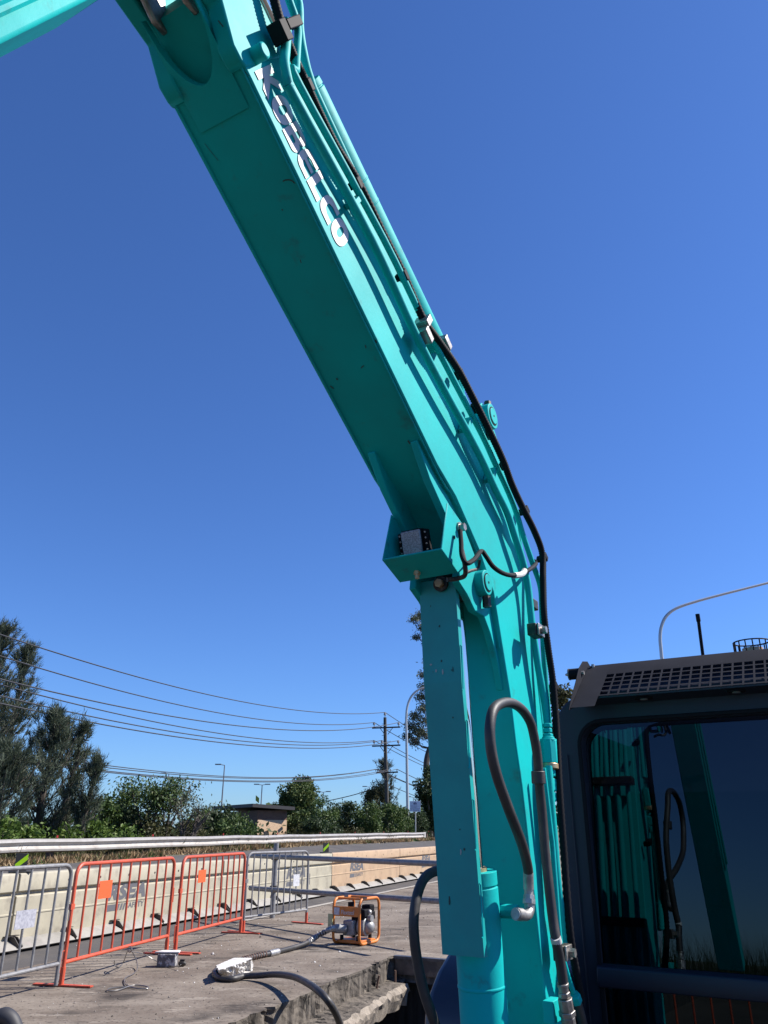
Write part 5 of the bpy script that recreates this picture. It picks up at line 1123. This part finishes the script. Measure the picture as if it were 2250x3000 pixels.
# feathery she-oaks
def sheoak(label, px, ptop, depth, half_w, zb=.6, lean=0, n_br=60, seedk=1, top_narrow=1.0, m='cas', tuft=42):
    T_ = Y(px, ptop, depth); B = Vector((T_.x - lean, depth, zb)); H = T_.z - zb; t = thing("she_oak_tree", label, "tree", B, "feathery she-oak trees at the left")
    mb = MB(); tr = smoothcurve([B - Vector((0, 0, .3)), B + Vector((lean * .3, 0, H * .35)), B + Vector((lean * .75, .05, H * .7)), B + Vector((lean, 0, H))], 6); mb.tube(tr, .1, 8, radii=[.16 * (1 - .93 * i / (len(tr) - 1)) for i in range(len(tr))])
    PV = []; DV = []
    for k in range(n_br):
        f = rng.uniform(.10, .99) ** .85; p0 = tr[min(int(f * (len(tr) - 1)), len(tr) - 1)]; a = rng.uniform(0, 2 * math.pi)
        Lb = half_w * (1.10 - f * .95) * rng.uniform(.65, 1.25) * (1 if f > .22 else .8); el = rng.uniform(.75, 1.2)
        dr = Vector((math.cos(a) * math.cos(el), math.sin(a) * math.cos(el), math.sin(el))); Lb /= max(math.cos(el), .45) * 1.05
        end = p0 + dr * Lb; 
        if end.z > T_.z - .1: end.z = T_.z - rng.uniform(.1, .6)
        mid = p0.lerp(end, .5) + Vector((rng.normal(0, .08), rng.normal(0, .08), -.12 * Lb)); bp = smoothcurve([p0, mid, end], 4); mb.tube(bp, .02, 5, radii=[.035 - .028 * i / 8 for i in range(9)])
        for j in range(int(5 + Lb * 6)):
            u = rng.uniform(.25, 1.0); q = bp[min(int(u * 8), 8)]; ds = (dr + Vector((rng.normal(0, .5), rng.normal(0, .5), rng.normal(.25, .35)))).normalized(); q2 = q + ds * rng.uniform(.1, .38)
            for _ in range(tuft // 8):
                PV.append(q.lerp(q2, rng.random())); DV.append(ds)
    for j in range(int(H * 26)):
        f = rng.uniform(.75, 1.0); q = tr[min(int(f * (len(tr) - 1)), len(tr) - 1)]
        for _ in range(3): PV.append(q + Vector((rng.normal(0, .05), rng.normal(0, .05), rng.normal(0, .15)))); DV.append(Vector((rng.normal(0, .3), rng.normal(0, .3), 1)))
    P = np.array([tuple(p) for p in PV]); Dd = np.array([tuple(p) for p in DV]); rep = 3; P = np.repeat(P, rep, 0) + rng.normal(0, .04, (len(P) * rep, 3)); Dd = np.repeat(Dd, rep, 0) + np.array([0, 0, .25]) + rng.normal(0, .30, (len(Dd) * rep, 3)); Dd /= np.linalg.norm(Dd, axis=1)[:, None]
    n = len(P); Ln = rng.uniform(.10, .30, n)[:, None]; e = np.cross(Dd, rng.normal(size=(n, 3))); e /= np.linalg.norm(e, axis=1)[:, None]; wd = .0105
    tipz = np.zeros((n, 3)); tipz[:, 2] = -Ln[:, 0] * .15
    V = np.stack([P - e * wd, P + e * wd, P + Dd * Ln + tipz], 1).reshape(-1, 3); mesh_np("crown", V, np.arange(3 * n).reshape(-1, 3), LM[m], t, B)
    mb.build("trunk", BARK, t); return t
sheoak("tallest feathery grey-green she-oak at the left edge", 14, 1825, 27, 1.9, n_br=105, lean=.2)
sheoak("she-oak with two upright tips just right of the tallest one", 80, 1888, 29, 1.25, n_br=70, lean=.1)
sheoak("she-oak with a pointed crown in the middle of the left group", 166, 2078, 25, 1.25, n_br=85)
sheoak("rightmost she-oak of the left group with an upright tip", 246, 2112, 26, .75, n_br=48, lean=.3)
sheoak("low she-oak at the right foot of the left group", 285, 2222, 25, .55, n_br=36, lean=.25)
sheoak("dark she-oak at the very left behind the vines", 20, 2180, 23, 1.6, n_br=70)
sheoak("thin she-oak rising behind the power pole", 1128, 2222, 72, 1.9, zb=1, n_br=55, m='cas')
# bushes, left to right
bush_px(278, 345, 2286, 30, "rounded green bush right of the she-oaks", 'mid')
bush_px(338, 412, 2288, 33, "round topped dark green tree left of the sparse gum", 'mid', zb=.6)
bush_px(290, 440, 2352, 31, "low dark bush in front of the round topped green tree", 'dark')
bush_px(430, 490, 2372, 31, "low olive bush under the sparse gum tree", 'olive')
bush_px(555, 640, 2352, 36, "rounded bush right of the bare leafless tree", 'mid')
bush_px(600, 720, 2362, 34, "wide dark bush in front of the brick hut's left side", 'dark')
bush_px(640, 758, 2388, 33, "bright low bush covering the hut's lower left corner", 'mid', leaf=.14)
bush_px(500, 600, 2400, 32, "low olive scrub under the bare leafless tree", 'olive', leaf=.12)
bush_px(840, 930, 2372, 44, "bright bush right of the brick hut, below the round tree", 'green')
bush_px(905, 985, 2338, 48, "leafy bush under the double arm lamp right of the round tree", 'mid')
bush_px(960, 1062, 2336, 50, "tall dark green bush left of the power pole", 'dark')
bush_px(1030, 1120, 2340, 50, "bright leafy bush just left of the power pole", 'mid')
bush_px(1110, 1185, 2352, 52, "leafy bush between the power pole and the street lamp", 'mid')
bush_px(1165, 1215, 2356, 54, "bush right of the street lamp, left of the white sign", 'mid')
bush_px(1190, 1262, 2372, 60, "dark bush behind the white sign", 'dark')
bush_px(780, 838, 2345, 58, "small dark tree left of the round tree", 'dark', zb=.6)
bush_px(880, 1010, 2395, 42, "low dark scrub behind the guardrail right of the hut", 'dark')
bush_px(1058, 1150, 2290, 66, "broad olive tree behind the power pole, below the thin she-oak", 'olive', zb=1.5)
# round tree
B = Y(880, 2440, 56); T_ = Y(862, 2262, 56); wd = Y(925, 2300, 56).x - Y(818, 2300, 56).x
tree("round_tree", "rounded leafy green tree right of the brick hut", (B.x, 56, .6), ((T_.x + B.x) / 2 + .1, 56, .6 + (T_.z - .6) * .60), (wd * .46, 1.6, (T_.z - .6) * .40), 15000, 75, .55, .22, LM['green'], .14, None, 24)
# sparse gums with pale trunks
def gum(label, px, ptop, depth, spread, n_st=5, zb=.6, leafn=2600, bare=False, bark=None, leaf=.14, name="gum_tree", fol=.45, mk='gum'):
    T_ = Y(px, ptop, depth); B = Vector((T_.x, depth, zb)); H = T_.z - zb; t = thing(name, label, "tree", B); mb = MB(); tips = []
    for k in range(n_st):
        a = rng.uniform(-1, 1); e = B + Vector((a * spread * .7, rng.normal(0, spread * .3), H * rng.uniform(.6, .85))); m_ = B.lerp(e, .45) + Vector((-a * .12, 0, .1)); st = smoothcurve([B + Vector((a * .15, 0, -.2)), m_, e], 5); mb.tube(st, .05, 6, radii=[.06 - .045 * i / (len(st) - 1) for i in range(len(st))])
        for j in range(10):
            s_ = st[rng.integers(4, len(st))]; d_ = Vector((rng.normal(0, .6), rng.normal(0, .5), rng.uniform(.3, 1.0))).normalized() * rng.uniform(.3, .8) * H * .3; e2 = s_ + d_
            if e2.z > T_.z: e2.z = T_.z - rng.uniform(0, .2)
            mb.tube([s_, s_.lerp(e2, .5) + Vector((rng.normal(0, .04), 0, .03)), e2], .02, 4, radii=[.018, .012, .005]); tips.append(e2)
            for q in range(1): e3 = e2 + Vector((rng.normal(0, .22), rng.normal(0, .2), rng.uniform(-.05, .3))); e3.z = min(e3.z, T_.z); mb.tube([s_.lerp(e2, .7), e3], .008, 3, radii=[.008, .003]); tips.append(e3)
    mb.build("trunk", bark or PBARK, t)
    if leafn:
        tips = [p for p in tips if p.z > B.z + H * .60] or tips; idx = rng.integers(0, len(tips), leafn); C_ = np.array([tuple(p) for p in tips])[idx]; P = C_ + rng.normal(0, fol * .5, (leafn, 3)) * np.array([1, 1, .6]); P[:, 2] = np.minimum(P[:, 2], T_.z); V, F = leaves(P, leaf, .4, .6); mesh_np("crown", V, F, LM[mk], t, B)
    return t
gum("sparse gum tree with pale forked trunks, left of the bare tree", 445, 2278, 31, 1.1, 6, leafn=2300, fol=.5, mk='mid')
gum("open gum tree with pale trunks beside the sparse gum's right", 500, 2286, 32, .9, 5, leafn=1500, fol=.45)
gum("nearly leafless grey tree left of the brick hut", 572, 2318, 31, .9, 5, leafn=160, name="bare_tree", fol=.2)
gum("thin twiggy tree at the foot of the sparse gums", 545, 2335, 31, .6, 4, leafn=120, name="bare_tree", fol=.2)
# tall eucalyptus beside the boom
def eucalypt():
    dp = 66; B = Y(1262, 2442, dp); t = thing("eucalyptus_tree", "tall eucalyptus with clumped crown partly hidden by the boom", "tree", (B.x, dp, .6)); mb = MB()
    st = smoothcurve([Y(1262, 2460, dp), Y(1258, 2330, dp), Y(1249, 2250, dp), Y(1256, 2200, dp), Y(1275, 2160, dp), Y(1285, 2050, dp), Y(1275, 1900, dp)], 5); mb.tube(st, .3, 8, radii=[.34 - .26 * i / (len(st) - 1) for i in range(len(st))])
    cl = [(1255, 1805, .9), (1235, 1800, .5), (1215, 1812, .5), (1240, 1840, .6), (1220, 1865, .35), (1250, 1890, .3), (1240, 1975, .45), (1245, 2010, .55), (1232, 2040, .5), (1240, 2075, .5), (1215, 2095, .55), (1240, 2110, .7), (1205, 2125, .6), (1225, 2140, .6), (1195, 2155, .45), (1215, 2170, .5), (1240, 2150, .6), (1265, 2060, 1.0), (1275, 1950, 1.0), (1280, 1860, 1.1), (1290, 2120, 1.0), (1310, 1820, 1.2), (1320, 1980, 1.2)]
    P = []
    for x_, y_, r in cl:
        c = Y(x_, y_, dp + rng.normal(0, .6)); n = int(620 * r); q = rng.normal(size=(n, 3)); P.append(np.array(c) + q * r * .5 * np.array([1, 1, .7])); s_ = st[int(np.argmin([(p - c).length for p in st]))]; mb.tube([s_, s_.lerp(c, .5) + Vector((0, 0, -.25)), c], .05, 5, radii=[.07, .045, .015])
        for _ in range(4): mb.tube([s_.lerp(c, .6), c + Vector((rng.normal(0, r * .4), rng.normal(0, r * .4), rng.normal(0, r * .3)))], .012, 3)
    mb.build("trunk", BARK, t); V, F = leaves(np.concatenate(P), .24, .32, 1.0); mesh_np("crown", V, F, LM['gum'], t, (B.x, dp, .6))
eucalypt()
bush_px(1236, 1300, 2232, 63, "dark ivy covered trunk beside the boom below the eucalyptus", 'dark', leaf=.22, zb=.6, name="ivy_tree", cat="tree", dens=1.3)
bush_px(1212, 1300, 2265, 62, "leafy dark tree half hidden by the boom right of the white sign", 'dark', leaf=.24, zb=3.0, name="ivy_tree", cat="tree", dens=.5, clump=16)
# trees glimpsed between boom and cab
B = Y(1645, 2440, 34); T_ = Y(1650, 1995, 34); tree("gum_tree", "gum tree seen in the gap between the boom and the cab", (B.x, 34, .3), (B.x + .2, 34, .3 + (T_.z - .3) * .62), (1.15, 1.2, (T_.z - .3) * .40), 9000, 60, .42, .2, LM['olive'], .12, None, 18)
# vines and plants just behind the guardrail at left
for i, (x0, x1, tp, dp, lab) in enumerate([(-30, 62, 2403, 22, "bright leafy plant at the left edge above the guardrail"), (45, 135, 2425, 23, "bright low plant second from the left above the guardrail"), (150, 240, 2432, 24.5, "low green plant above the guardrail under the middle she-oak"), (215, 330, 2408, 26, "tall bright plant above the guardrail below the round bush"), (310, 420, 2424, 28, "bright leafy plant above the guardrail left of the first red reflector"), (405, 520, 2436, 30, "low dry green plant above the guardrail under the gums"), (520, 640, 2434, 32, "low scrub above the guardrail left of the hut"), (850, 960, 2426, 42, "low scrub above the guardrail right of the hut"), (960, 1080, 2428, 48, "low scrub above the guardrail left of the power pole"), (1080, 1230, 2426, 56, "low grassy scrub at the foot of the power pole")]):
    bush_px(x0, x1, tp, dp, lab, 'bright' if i < 5 else 'olive', leaf=.15 if i < 5 else .12, zb=.55, group="low plants behind the guardrail", thick=.6, dens=1.3 if i < 5 else .9, name="verge_plant", cat="plant", lo=.1)
# dark undergrowth so the verge reads as one deep thicket
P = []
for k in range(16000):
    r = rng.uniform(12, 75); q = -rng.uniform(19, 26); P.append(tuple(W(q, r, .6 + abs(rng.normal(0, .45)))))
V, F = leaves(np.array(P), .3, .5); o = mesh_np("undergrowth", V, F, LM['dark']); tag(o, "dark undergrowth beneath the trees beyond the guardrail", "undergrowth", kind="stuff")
# far belt of trees on the horizon
P = []
for k in range(9000):
    x = rng.uniform(-190, 260); y = rng.uniform(150, 175); h_ = 3.2 + 1.6 * math.sin(x * .21) + 1.0 * math.sin(x * .53 + 1); P.append((x, y, .6 + abs(rng.uniform(0, h_))))
V, F = leaves(np.array(P), 1.5, .6); o = mesh_np("distant_woods", V, F, LM['mid']); tag(o, "distant belt of trees along the horizon", "woods", kind="stuff")
P = []
for k in range(14000):
    P.append((rng.uniform(-13, -2.5), rng.uniform(-13, -7) , -1.1))
P = np.array(P); n = len(P); d_ = rng.normal(0, .22, (n, 3)); d_[:, 2] = 1; e = np.cross(d_, rng.normal(size=(n, 3))); e /= np.linalg.norm(e, axis=1)[:, None]; Ln = (rng.uniform(1.0, 2.2, n) + .5 * np.sin(P[:, 0] * 1.7))[:, None]
o = mesh_np("reeds", np.stack([P - e * .02, P + e * .02, P + d_ * Ln], 1).reshape(-1, 3), np.arange(3 * n).reshape(-1, 3), LM['dark']); tag(o, "tall green reeds mirrored in the cab's front window", "reeds", kind="stuff")
# dry grass and weeds under the guardrail
def blades(n, q0, q1, r0, r1, h0, h1, m, name, label, clumped=True):
    q = rng.uniform(q0, q1, n); r = rng.uniform(r0, r1, n) 
    if clumped:
        k = n // 60; cq = rng.uniform(q0, q1, k); cr_ = rng.uniform(r0, r1, k); i = rng.integers(0, k, n); q = cq[i] + rng.normal(0, .12, n); r = cr_[i] + rng.normal(0, .22, n)
    P = QV[None] * q[:, None] + RV[None] * r[:, None]; P[:, 2] = .61 + .17 * np.clip((r - 17) / 14, 0, 1); d_ = rng.normal(0, .55, (n, 3)); d_[:, 2] = 1; d_ /= np.linalg.norm(d_, axis=1)[:, None]; e = np.cross(d_, rng.normal(size=(n, 3))); e /= np.linalg.norm(e, axis=1)[:, None]
    Ln = rng.uniform(h0, h1, n)[:, None]; wd = .012 + .0006 * r[:, None]; V = np.stack([P - e * wd, P + e * wd, P + d_ * Ln], 1).reshape(-1, 3)
    o = mesh_np(name, V, np.arange(3 * n).reshape(-1, 3), m); tag(o, label, "grass", kind="stuff")
blades(26000, -15.4, -14.75, 4, 50, .06, .26, LM['dry'], "dry_grass", "dry brown grass and straw under the guardrail")
blades(14000, -16.5, -15.3, 4, 50, .2, .6, LM['olive'], "weeds", "green weeds growing behind and under the guardrail")
blades(6000, -15.3, -14.8, 4, 60, .08, .25, LM['mid'], "green_grass", "patches of green grass among the straw under the guardrail")
